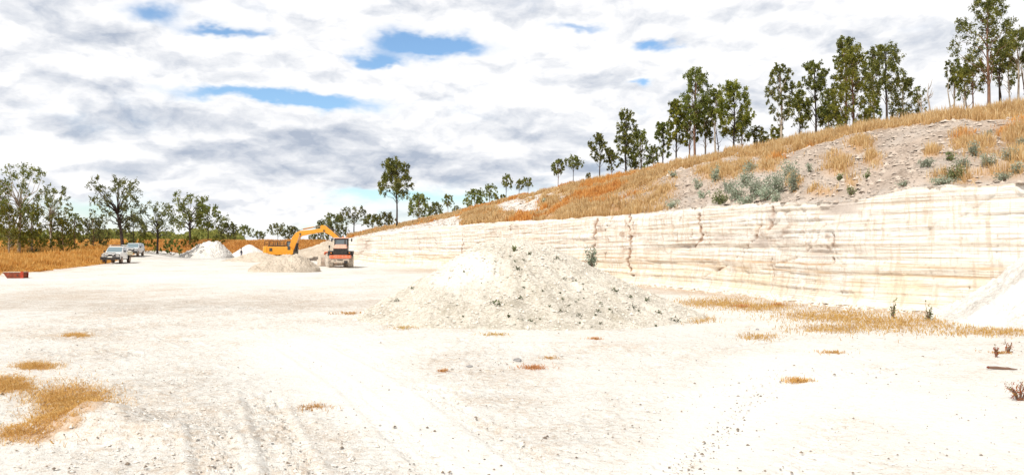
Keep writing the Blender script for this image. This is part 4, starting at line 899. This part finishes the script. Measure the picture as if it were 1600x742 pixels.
# ------------------------------------------------------------------ rusty tub
p = hit(25, 434.5); tb = empty('rusty_tub', p, R(8)); tb.scale = (.86, .86, .95); tag(tb, 'rusty red steel tub sitting at the edge of the orange grass', 'tub', None)
w2 = .72
m = MB()                                                       # open trough: sloping ends, hollow inside
prof_o = [(-w2, .42), (-.42, .02), (.62, .0), (.66, .42)]; prof_i = [(.62, .42), (.585, .04), (-.40, .06), (-w2+.05, .42)]
m.prism(prof_o+prof_i, -.35, .35, 'y'); m.build('shell', M['rust'], tb, bevel=.005)
for s in (-1, 1):
    m = MB(); m.prism([(-w2-.01, .40), (-.43, .01), (.63, -.01), (.67, .40)], s*.352, s*.375, 'y'); m.build('side_plate', M['rust'], tb)
    m = MB(); m.prism([(.50, -.01), (.70, -.01), (.72, .46), (.50, .46)], s*.377, s*.40, 'y'); m.build('corner_plate', pmat('red_rust', (.38, .04, .015), .7, var=.3), tb)
m = MB(); m.tube([(-w2, -.38, .42), (.68, -.38, .42)], .018); m.tube([(-w2, .38, .42), (.68, .38, .42)], .018); m.build('rim', M['dustmetal'], tb)
m = MB(); m.lathe((.3, -.40, .2), 'y', [(-.03, .05), (0, .05)], 10); m.build('lug', M['dark'], tb)

# ------------------------------------------------------------------ utes
def ute(px, Y, rz, label, paint, bed, opts, name='parked_ute', cat='ute'):
    X = (px-800)/F*Y; z = down(X, Y); root = empty(name, (X, Y, z+.0), rz); tag(root, label, cat, 'vehicles parked by the left trees')
    P_ = M[paint]
    cabp = [(-2.28, .48), (-2.36, .62), (-2.36, .92), (-2.25, 1.06), (-1.75, 1.14), (-1.18, 1.18), (-.52, 1.72), (-.3, 1.78), (.45, 1.80), (.62, 1.74), (.72, 1.20), (.74, .48)]
    tap = lambda q: .0 if q[1] < 1.0 else (.04 if q[1] < 1.25 else .17)
    m = MB(); m.prism(cabp, -.88, .88, 'x', tap); body = m.build('body', P_, root, bevel=.045, smooth=False)
    m = MB()                                                    # windscreen lies on the sloping front
    m.add([(-.74, -1.14, 1.235), (.74, -1.14, 1.235), (.66, -.575, 1.70), (-.66, -.575, 1.70)], [(0, 1, 2, 3)])
    m.v = [(a, b-.012, c+.014) for a, b, c in m.v]; b_ = [(a, b+.03, c-.03) for a, b, c in m.v]; m.v += b_; m.f += [(7, 6, 5, 4), (0, 4, 5, 1), (1, 5, 6, 2), (2, 6, 7, 3), (3, 7, 4, 0)]
    m.build('windscreen', M['glass_pale'], root)
    for s in (-1, 1):
        for y0, y1, y2, y3 in ((-.98, -.22, -.20, -.52), (-.12, .42, .40, -.12)):
            x0, x1 = s*(.852), s*(.735); pts = [(x0, y0, 1.24), (x0, y1, 1.24), (x1, y2, 1.68), (x1, y3, 1.68)]
            m = MB(); m.add([(a+s*.012, b, c) for a, b, c in pts]+[(a-s*.03, b, c) for a, b, c in pts], [(0, 1, 2, 3), (7, 6, 5, 4), (0, 4, 5, 1), (1, 5, 6, 2), (2, 6, 7, 3), (3, 7, 4, 0)]); m.build('side_window', M['glass_dark'], root)
        m = MB(); m.box(s*.90-.09+s*.09, s*.90+.09+s*.09, -.96, -.90, 1.2, 1.38); mr = m.build('mirror', M['black'], root, bevel=.02)
        m = MB(); m.box(s*.64-.19, s*.64+.19, -2.385, -2.2, .84, 1.02); m.build('headlight', M['lens'], root, bevel=.03)
        m = MB(); m.box(s*.90-.02, s*.90+.02, -2.1, -1.1, .78, .86); m.box(s*.90-.025, s*.90+.025, -2.02, -1.2, .86, .90); m.build('fender_flare', P_, root, bevel=.015)
        m = MB(); m.lathe((s*.28, -2.62, 1.0), 'y', [(-.02, .09), (.0, .115), (.08, .10), (.10, .04)], 16); m.build('spotlight', M['lens'], root, smooth=False)
    m = MB(); m.box(-.42, .42, -2.39, -2.3, .80, 1.0); m.build('grille', M['black'], root)
    m = MB(); m.box(-.93, .93, -2.66, -2.4, .42, .74); m.tube([(-.5, -2.58, .7), (-.5, -2.6, 1.12), (.5, -2.6, 1.12), (.5, -2.58, .7)], .035); m.tube([(-.9, -2.5, .7), (-.86, -2.52, 1.0), (-.5, -2.58, 1.02)], .03); m.tube([(.9, -2.5, .7), (.86, -2.52, 1.0), (.5, -2.58, 1.02)], .03)
    m.build('bull_bar', M['black'], root, bevel=.02)
    m = MB(); m.box(-.22, .22, -2.685, -2.664, .66, .80); m.build('number_plate', M['plate'], root)
    for s in (-1, 1):
        for wy in (-1.62, 1.5):
            m = MB(); m.lathe((s*.78, wy, .39), 'x', [(-.12, .30), (-.12, .37), (-.08, .39), (.08, .39), (.12, .37), (.12, .30)], 22); wh = m.build('tyre', M['tyre'], root, smooth=False)
            m = MB(); m.lathe((s*.78, wy, .39), 'x', [(-.125, .22), (-.10, .23), (.10, .23), (.125, .22)], 14); m.build('rim', M['rim'], wh)
    m = MB(); m.box(-.8, .8, -2.0, 2.4, .42, .56); m.build('chassis', M['dark'], root)
    if bed == 'tray':
        m = MB(); m.box(-.9, .9, .86, 2.62, .86, .93); tr_ = m.build('tray', M['cream'], root)
        for s in (-1, 1): m = MB(); m.box(s*.9-.02, s*.9+.02, .88, 2.62, .94, 1.20); m.build('drop_side', M['cream'], tr_)
        m = MB(); m.box(-.9, .9, 2.60, 2.64, .94, 1.20); m.build('tail_board', M['cream'], tr_)
        m = MB(); m.tube([(-.85, .86, .9), (-.85, .86, 1.92), (.85, .86, 1.92), (.85, .86, .9)], .03); m.tube([(-.85, .86, 1.4), (.85, .86, 1.4)], .02); m.build('headboard', M['white'], tr_)
        for s in (-1, 1): m = MB(); m.box(s*.80-.14, s*.80+.14, 1.05, 1.1, .35, .85); m.build('mudflap', M['black'], root)
    else:
        m = MB(); m.prism([(.78, .55), (2.45, .6), (2.5, 1.2), (2.42, 1.74), (.78, 1.80)], -.87, .87, 'x', lambda q: .0 if q[1] < 1.25 else .15); cn = m.build('canopy', P_, root, bevel=.04)
        for s in (-1, 1): m = MB(); m.add([(s*.862, .95, 1.28), (s*.862, 2.3, 1.28), (s*.755, 2.25, 1.66), (s*.755, .95, 1.68)], [(0, 1, 2, 3)]); m.build('side_window', M['glass_dark'], cn)
        m = MB(); m.tube([(-.80, -1.3, 1.15), (-.84, -1.1, 1.2), (-.76, -.55, 1.78), (-.76, -.5, 1.86)], .035); m.build('snorkel', M['black'], root)
    if opts.get('rack'):
        m = MB()
        for yy_ in (-.25, .35): m.tube([(-.72, yy_, 1.80), (-.72, yy_, 1.90), (.72, yy_, 1.90), (.72, yy_, 1.80)], .022)
        m.tube([(-.7, -.3, 1.90), (-.7, .4, 1.90)], .018); m.tube([(.7, -.3, 1.90), (.7, .4, 1.90)], .018); m.build('roof_rack', M['white'], root)
        m = MB(); m.box(-.5, .5, -.32, -.22, 1.915, 1.97); m.build('light_bar', M['black'], root, bevel=.01)
        m = MB(); m.lathe((.02, .1, 1.90), 'z', [(0, .07), (.03, .075), (.11, .06), (.13, .02)], 14); m.build('beacon', M['amber'], root)
    return root
ute(183, 87.5, R(13), 'white tray back ute with black bull bar and beacon parked at the grass edge', 'white', 'tray', {'rack': 1}).scale = (1.07,)*3
ute(209.5, 105.5, R(15), 'pale blue white canopy ute parked behind the white tray back ute', 'silver', 'canopy', {})

# ------------------------------------------------------------------ excavator (side on, boom to the right)
EY = 112.; EX = (442-800)/F*EY; ez = down(EX, EY)
ex = empty('excavator', (EX, EY, ez), R(4)); tag(ex, 'yellow tracked excavator with raised boom reaching right behind the beige heaps', 'excavator')
for s in (-1, 1):
    m = MB(); pr_ = [(-1.9+.42*math.cos(a), .43+.42*math.sin(a)) for a in np.linspace(R(90), R(270), 9)]+[(1.9+.42*math.cos(a), .43+.42*math.sin(a)) for a in np.linspace(R(-90), R(90), 9)]
    m.prism(pr_, s*1.25-.28, s*1.25+.28, 'y'); tk = m.build('track', M['dark'], ex)
    m = MB()
    for i in range(24):
        xx_ = -1.95+i*.17; m.box(xx_-.03, xx_+.03, s*1.25-.29, s*1.25+.29, .85, .885)
    m.build('track_shoes', M['dustmetal'], tk)
    m = MB(); m.box(-1.6, 1.6, s*1.25-.30, s*1.25+.30, .3, .58); m.build('track_frame', M['yellow'], tk, bevel=.02)
m = MB(); m.box(-1.0, 1.0, -.9, .9, .45, .9); m.lathe((0, 0, .88), 'z', [(0, .6), (.14, .6)], 20); m.build('carbody', M['dark'], ex)
m = MB(); m.prism([(-2.0, 1.02), (1.55, 1.02), (1.75, 1.2), (1.75, 1.75), (1.2, 2.2), (-2.0, 2.25)], -1.3, 1.3, 'y'); hs_ = m.build('house', M['yellow'], ex, bevel=.05)
m = MB(); m.prism([(-1.98, -1.36), (-1.98, 1.36), (-2.45, 1.2), (-2.72, .6), (-2.76, 0), (-2.72, -.6), (-2.45, -1.2)], 1.0, 2.28, 'z'); m.build('counterweight', M['yellow'], ex, bevel=.06)
m = MB(); m.box(-1.62, -1.2, -1.325, -1.303, 1.55, 2.0); m.build('louvre', M['dark'], hs_)
m = MB(); m.box(-1.9, .2, -1.1, 1.1, 2.26, 2.42); m.build('engine_cover', M['black'], ex, bevel=.03)
m = MB()
for yy_ in (-1.2, 1.2):
    for xx_ in (-2.3, -1.6, -.8, -.1): m.tube([(xx_, yy_, 2.2), (xx_, yy_, 3.0)], .03)
    m.tube([(-2.3, yy_, 3.0), (-.1, yy_, 3.0)], .03); m.tube([(-2.3, yy_, 2.65), (-.1, yy_, 2.65)], .025)
m.tube([(-2.3, -1.2, 3.0), (-2.3, 1.2, 3.0)], .03); m.build('guard_rail', M['black'], ex)
m = MB(); m.tube([(-.9, .6, 2.3), (-.9, .6, 2.9)], .07); m.build('exhaust', M['dark'], ex)
m = MB(); m.prism([(.35, 1.05), (1.95, 1.05), (2.0, 2.1), (1.75, 3.0), (.45, 3.02)], .35, 1.3, 'y'); cb_ = m.build('cab', M['black'], ex, bevel=.05)
m = MB(); m.prism([(.6, 1.9), (1.75, 1.9), (1.62, 2.85), (.6, 2.85)], .32, .345, 'y'); m.build('cab_window', M['glass'], cb_)
# boom: a bent box beam as an extruded outline
m = MB(); m.prism([(.85, 1.7), (1.25, 1.45), (1.65, 1.75), (2.2, 3.1), (2.7, 3.75), (3.7, 3.96), (5.9, 4.36), (6.15, 4.55), (5.95, 4.82), (5.6, 4.88), (3.9, 4.62), (2.5, 4.52), (1.9, 4.25), (1.35, 3.55)], -.3, .3, 'y')
bm_ = m.build('boom', M['yellow'], ex, bevel=.04)
m = MB(); m.lathe((2.55, -.3, 4.05), 'y', [(-.04, .14), (0, .14)], 14); m.lathe((5.95, -.3, 4.55), 'y', [(-.04, .13), (0, .13)], 14); m.build('pin', M['dark'], bm_)
m = MB(); m.prism([(5.35, 5.05), (5.6, 5.35), (6.1, 5.3), (6.9, 4.65), (8.25, 3.45), (8.2, 3.15), (7.9, 3.1), (6.7, 3.95), (5.85, 4.35)], -.24, .24, 'y'); m.build('stick', M['yellow'], ex, bevel=.04)
for s in (-1, 1):
    m = MB(); m.tube([(1.75, s*.42, 1.5), (2.1, s*.42, 2.7)], .11, 10); cy_ = m.build('boom_cylinder', M['black'], ex); m = MB(); m.tube([(2.1, s*.42, 2.7), (2.55, s*.38, 4.0)], .05, 8); m.build('rod', M['rim'], cy_)
m = MB(); m.tube([(2.9, 0, 4.75), (4.4, 0, 5.05)], .10, 10); cy_ = m.build('stick_cylinder', M['yellow'], ex); m = MB(); m.tube([(4.4, 0, 5.05), (5.45, 0, 5.2)], .05, 8); m.build('rod', M['rim'], cy_)
m = MB(); m.tube([(6.3, 0, 5.3), (7.3, 0, 4.55)], .085, 10); cy_ = m.build('bucket_cylinder', M['dark'], ex); m = MB(); m.tube([(7.3, 0, 4.55), (8.2, 0, 3.75)], .045, 8); m.build('rod', M['rim'], cy_)
m = MB(); m.tube([(-.0+2.4, -.2, 4.6), (3.2, -.2, 4.85), (5.3, -.2, 5.1)], .03, 6); m.build('hose', M['black'], bm_)
m = MB(); m.prism([(8.05, 3.3), (8.35, 3.55), (8.75, 3.1), (8.85, 2.3), (8.4, 1.75), (7.75, 1.8), (7.5, 2.2), (7.65, 2.25), (8.0, 2.1), (8.35, 2.3), (8.3, 2.8)], -.55, .55, 'y'); bk_ = m.build('bucket', M['dark'], ex)
m = MB()
for i in range(5): yy_ = -.5+i*.25; m.prism([(7.5, 2.2), (7.68, 2.26), (7.40, 2.48)], yy_-.05, yy_+.05, 'y')
m.build('teeth', M['dustmetal'], bk_)
m = MB(); m.box(1.5, 2.1, -1.25, -.5, 1.05, 1.5); m.tube([(2.0, -1.2, 1.4), (2.15, -1.25, 2.0)], .03); m.build('step_box', M['dark'], hs_)
m = MB(); m.box(.95, 1.35, -1.328, -1.305, 1.75, 2.25, .0, 0); m.build('side_opening', M['dark'], hs_)

# ------------------------------------------------------------------ wheel loader (rear towards the camera)
LY = 86.; LX = (532-800)/F*LY; lz = down(LX, LY)
ld = empty('wheel_loader', (LX, LY, lz), R(9)); tag(ld, 'dusty orange wheel loader seen from behind beside the end of the quarry face', 'wheel loader')
def wheel(parent, x, y, tread=1):
    m = MB(); m.lathe((x, y, .80), 'x', [(-.30, .50), (-.30, .72), (-.24, .80), (.24, .80), (.30, .72), (.30, .50)], 26)
    for i in range(20):
        a = i*2*math.pi/20; c, s_ = math.cos(a), math.sin(a)
        for sd in (-1, 1): m.add([(x+sd*.29, y+c*.80-s_*.05, .8+s_*.80+c*.05), (x+sd*.29, y+c*.80+s_*.05, .8+s_*.80-c*.05), (x, y+c*.80+s_*.12, .8+s_*.80-c*.12), (x, y+c*.80+s_*.02, .8+s_*.80-c*.02),
                                  (x+sd*.29, y+c*.845-s_*.05, .8+s_*.845+c*.05), (x+sd*.29, y+c*.845+s_*.05, .8+s_*.845-c*.05), (x, y+c*.845+s_*.12, .8+s_*.845-c*.12), (x, y+c*.845+s_*.02, .8+s_*.845-c*.02)],
                                 [(4, 5, 6, 7), (0, 1, 5, 4), (1, 2, 6, 5), (2, 3, 7, 6), (3, 0, 4, 7)])
    t_ = m.build('tyre', M['tyre_dust'], parent); m = MB(); m.lathe((x, y, .8), 'x', [(-.31, .2), (-.25, .48), (.25, .48), (.31, .2)], 18); m.build('rim', M['dustmetal'], t_)
for s in (-1, 1): wheel(ld, s*1.08, .9)
m = MB(); m.prism([(-.50, .55), (1.9, .5), (1.9, 1.35), (-.40, 1.4)], -.72, .72, 'x'); m.build('rear_frame', M['dustmetal'], ld, bevel=.03)
m = MB(); m.prism([(-1.2, -.3), (-1.12, -.62), (1.12, -.62), (1.2, -.3), (1.2, .0), (-1.2, .0)], 1.05, 1.42, 'z'); m.build('counterweight', M['orange'], ld, bevel=.05)
m = MB(); m.prism([(-1.0, -.28), (-.95, -.52), (.95, -.52), (1.0, -.28)], .62, 1.04, 'z'); m.build('lower_counterweight', M['dustmetal'], ld, bevel=.04)
m = MB(); m.box(-.3, .3, -.56, -.535, .82, .9); m.box(.42, .82, -.58, -.535, .5, .8); m.box(-.7, -.45, -.555, -.535, .8, .86); m.build('tow_hitch', M['black'], ld)
m = MB(); m.box(-.80, .80, -.42, 1.2, 1.44, 2.2, .04, 0); m.build('engine_housing', M['black'], ld, bevel=.05)
m = MB()
for i in range(6): m.box(-.72, .72, -.455, -.425, 1.52+i*.105, 1.56+i*.105)
m.build('grille', M['dark'], ld)
m = MB(); m.prism([(-.44, 2.15), (-.38, 2.42), (.2, 2.60), (1.1, 2.62), (1.1, 2.15)], -.74, .74, 'x', lambda q: .0 if q[1] < 2.3 else .1); m.build('engine_hood', M['pink'], ld, bevel=.05)
m = MB(); m.tube([(.45, .5, 2.6), (.45, .5, 3.1)], .06); m.build('exhaust', M['dark'], ld)
for s in (-1, 1):
    m = MB(); m.prism([(.0, 1.35), (.1, 1.78), (.5, 1.88), (1.5, 1.88), (1.75, 1.5), (1.7, 1.5), (1.45, 1.8), (.5, 1.8), (.18, 1.7), (.08, 1.35)], s*1.08-.32, s*1.08+.32, 'x'); m.build('fender', M['black'], ld)
    m = MB(); m.box(s*1.0-.16, s*1.0+.16, -.40, .1, 1.55, 1.9); m.build('tail_box', M['black'], ld, bevel=.03)
    m = MB(); m.box(s*1.0-.07, s*1.0+.07, -.43, -.405, 1.62, 1.72); m.build('tail_light', M['amber'], ld)
# cab with pillars, glass and roof
m = MB()
for sx_ in (-1, 1):
    for yy_ in (1.2, 2.6): m.box(sx_*.70-.06, sx_*.70+.06, yy_-.06, yy_+.06, 1.9, 3.28)
m.box(-.76, .76, 1.14, 2.66, 1.85, 2.3); m.box(-.76, .76, 1.14, 1.26, 3.14, 3.28); m.box(-.76, .76, 2.54, 2.66, 3.14, 3.28); cab = m.build('cab', M['black'], ld, bevel=.02)
m = MB(); m.box(-.63, .63, 1.17, 1.20, 2.32, 3.13); m.build('rear_window', M['glass'], cab)
for s in (-1, 1): m = MB(); m.box(s*.71-.01, s*.71+.01, 1.28, 2.52, 2.32, 3.13); m.build('side_window', M['glass'], cab)
m = MB(); m.box(-.85, .85, 1.05, 2.75, 3.29, 3.40, .06, .06); rf_ = m.build('roof', M['pink'], cab, bevel=.03)
m = MB(); m.lathe((.2, 1.3, 3.40), 'z', [(0, .07), (.1, .06), (.14, .02)], 12); m.build('beacon', M['amber'], rf_)
m = MB(); m.box(-.2, -.02, 1.1, 1.2, 3.405, 3.50); m.box(-.75, -.6, 1.02, 1.06, 3.12, 3.26); m.box(.6, .75, 1.02, 1.06, 3.12, 3.26); m.build('work_light', M['black'], rf_)
m = MB(); m.box(-.25, .30, 1.6, 1.85, 2.3, 2.9); m.build('seat', M['pink'], cab, bevel=.05)
for s in (-1, 1):
    m = MB(); m.tube([(s*.76, 2.5, 3.1), (s*1.05, 2.4, 3.15)], .02); m.box(s*1.12-.08, s*1.12+.08, 2.35, 2.40, 2.92, 3.30); m.build('mirror', M['black'], cab)
m = MB(); m.tube([(-1.2, .3, 1.88), (-1.22, .3, 2.25)], .025); m.box(-1.32, -1.14, .26, .32, 2.22, 2.5); m.build('fender_mirror', M['black'], ld)
# articulated front frame, turned left
fr_ = empty('front_frame', (0, 2.3, 0), R(26)); fr_.parent = ld
m = MB(); m.box(-.6, .6, 0, 2.3, .6, 1.35); m.build('frame_beam', M['dustmetal'], fr_, bevel=.03)
for s in (-1, 1):
    wheel(fr_, s*1.08, 1.0)
    m = MB(); m.prism([(.1, 1.4), (.3, 1.78), (1.7, 1.78), (1.9, 1.4), (1.84, 1.4), (1.64, 1.7), (.36, 1.7), (.16, 1.4)], s*1.08-.34, s*1.08+.34, 'x'); m.build('fender', M['orange'], fr_)
    m = MB(); m.prism([(.5, 1.6), (.8, 1.9), (2.2, 1.5), (3.1, .5), (2.9, .35), (2.0, 1.1)], s*.5-.1, s*.5+.1, 'x'); m.build('lift_arm', M['orange'], fr_, bevel=.02)
m = MB(); pr_ = [(2.95, .1), (4.1, .05), (4.1, .12), (3.2, .22), (3.05, .6), (3.15, 1.0), (3.6, 1.3), (3.55, 1.36), (3.0, 1.1), (2.85, .6)]; m.prism(pr_, -1.35, 1.35, 'x'); m.prism([(2.95, .1), (4.1, .05), (3.6, 1.36), (3.0, 1.1), (2.85, .6)], -1.39, -1.352, 'x'); m.prism([(2.95, .1), (4.1, .05), (3.6, 1.36), (3.0, 1.1), (2.85, .6)], 1.352, 1.39, 'x'); m.build('bucket', M['dustmetal'], fr_)

# ------------------------------------------------------------------ standing person
def person(px, Y, label, rz):
    X = (px-800)/F*Y; z = down(X, Y); root = empty('person', (X, Y, z), rz); tag(root, label, 'person')
    J = {'pelvis': ((0, 0, .95), .135), 'waist': ((0, 0, 1.1), .12), 'chest': ((0, 0, 1.3), .15), 'neck0': ((0, 0, 1.46), .07), 'neck': ((0, -.01, 1.53), .052), 'head0': ((0, -.015, 1.60), .08), 'head1': ((0, -.01, 1.68), .095), 'head2': ((0, 0, 1.75), .06)}
    E = [('pelvis', 'waist'), ('waist', 'chest'), ('chest', 'neck0'), ('neck0', 'neck'), ('neck', 'head0'), ('head0', 'head1'), ('head1', 'head2')]
    for s, n_ in ((-1, 'r'), (1, 'l')):
        J.update({n_+'hip': ((s*.10, 0, .88), .095), n_+'knee': ((s*.12, -.03*(s > 0), .48), .062), n_+'ank': ((s*.13, .03, .09), .042), n_+'toe': ((s*.15, -.14, .04), .04),
                  n_+'sh': ((s*.18, 0, 1.42), .062)})
        if s < 0: J.update({n_+'elb': ((s*.27, .02, 1.14), .043), n_+'wr': ((s*.20, -.20, 1.10), .03), n_+'palm': ((s*.17, -.27, 1.11), .033)})   # forearm raised in front
        else: J.update({n_+'elb': ((s*.26, .05, 1.14), .043), n_+'wr': ((s*.27, .0, .90), .03), n_+'palm': ((s*.27, -.01, .82), .033)})
        E += [('pelvis', n_+'hip'), (n_+'hip', n_+'knee'), (n_+'knee', n_+'ank'), (n_+'ank', n_+'toe'), ('chest', n_+'sh'), (n_+'sh', n_+'elb'), (n_+'elb', n_+'wr'), (n_+'wr', n_+'palm')]
    keys = list(J); vs = [J[k][0] for k in keys]; rad = [J[k][1] for k in keys]; es = [(keys.index(a), keys.index(b)) for a, b in E]
    for n_ in 'rl':
        pb = Vector(J[n_+'palm'][0]); d = (pb-Vector(J[n_+'wr'][0])).normalized(); sd = Vector((0, 1, 0)) if n_ == 'l' else Vector((1, 0, 0)); pi = keys.index(n_+'palm')
        for k, (o_, l_) in enumerate(((-.03, .07), (-.01, .08), (.01, .075), (.03, .06))):
            a = pb+sd*o_+d*.02; b = a+d*l_*.6; c = b+(d*.8+Vector((0, 0, -.3)))*l_*.4; i = len(vs); vs += [tuple(a), tuple(b), tuple(c)]; rad += [.010, .009, .008]; es += [(pi, i), (i, i+1), (i+1, i+2)]
        a = pb-sd*.035-d*.03; b = a-sd*.02+d*.04; i = len(vs); vs += [tuple(a), tuple(b)]; rad += [.012, .010]; es += [(pi, i), (i, i+1)]
    me = bpy.data.meshes.new('body'); me.from_pydata(vs, es, []); o = bpy.data.objects.new('body', me); COL.objects.link(o); o.parent = root
    sk = o.modifiers.new('skin', 'SKIN'); sk.use_smooth_shade = True
    for i, r_ in enumerate(rad): me.skin_vertices[0].data[i].radius = (r_, r_*(.75 if i < 3 else 1)); me.skin_vertices[0].data[i].use_root = (i == 0)
    sb = o.modifiers.new('sub', 'SUBSURF'); sb.levels = 1; sb.render_levels = 1
    dg = bpy.context.evaluated_depsgraph_get(); dg.update(); me2 = bpy.data.meshes.new_from_object(o.evaluated_get(dg)); o.modifiers.clear(); o.data = me2; me2.name = 'body'
    me2.materials.clear(); [me2.materials.append(M[k]) for k in ('skin', 'shirt', 'trouser', 'black')]
    for p_ in me2.polygons:
        c = p_.center; p_.use_smooth = True
        hand = (abs(c.x) > .2 and c.z < .93 and c.z > .6) or c.y < -.18 and c.z > .6
        p_.material_index = 0 if (c.z > 1.49 or hand) else 1 if (c.z > .98 or (abs(c.x) > .2 and c.z > .8)) else 2 if c.z > .11 else 3
    m = MB(); m.lathe((0, 0, 1.74), 'z', [(-.005, .19), (.012, .19), (.02, .105), (.08, .095), (.10, .04)], 18); m.build('hat', M['hat'], root, smooth=True)
    m = MB(); m.prism([(-.012, -.105), (.012, -.105), (0, -.135)], 1.63, 1.68, 'z'); m.build('nose', M['skin'], root)
    for s in (-1, 1):
        m = MB(); m.lathe((s*.033, -.098, 1.685), 'y', [(-.006, .006), (.0, .011), (.006, .008)], 8); m.build('eye', M['black'], root)
        m = MB(); m.lathe((s*.092, .0, 1.67), 'x', [(-.01, .02), (.01, .026)], 10); m.build('ear', M['skin'], root)
    m = MB(); m.box(-.024, .024, -.104, -.096, 1.605, 1.613); m.build('mouth', M['hat'], root)
    return root
person(377, 114.5, 'person in dark shirt and grey trousers standing before the white conical heap', R(-40))
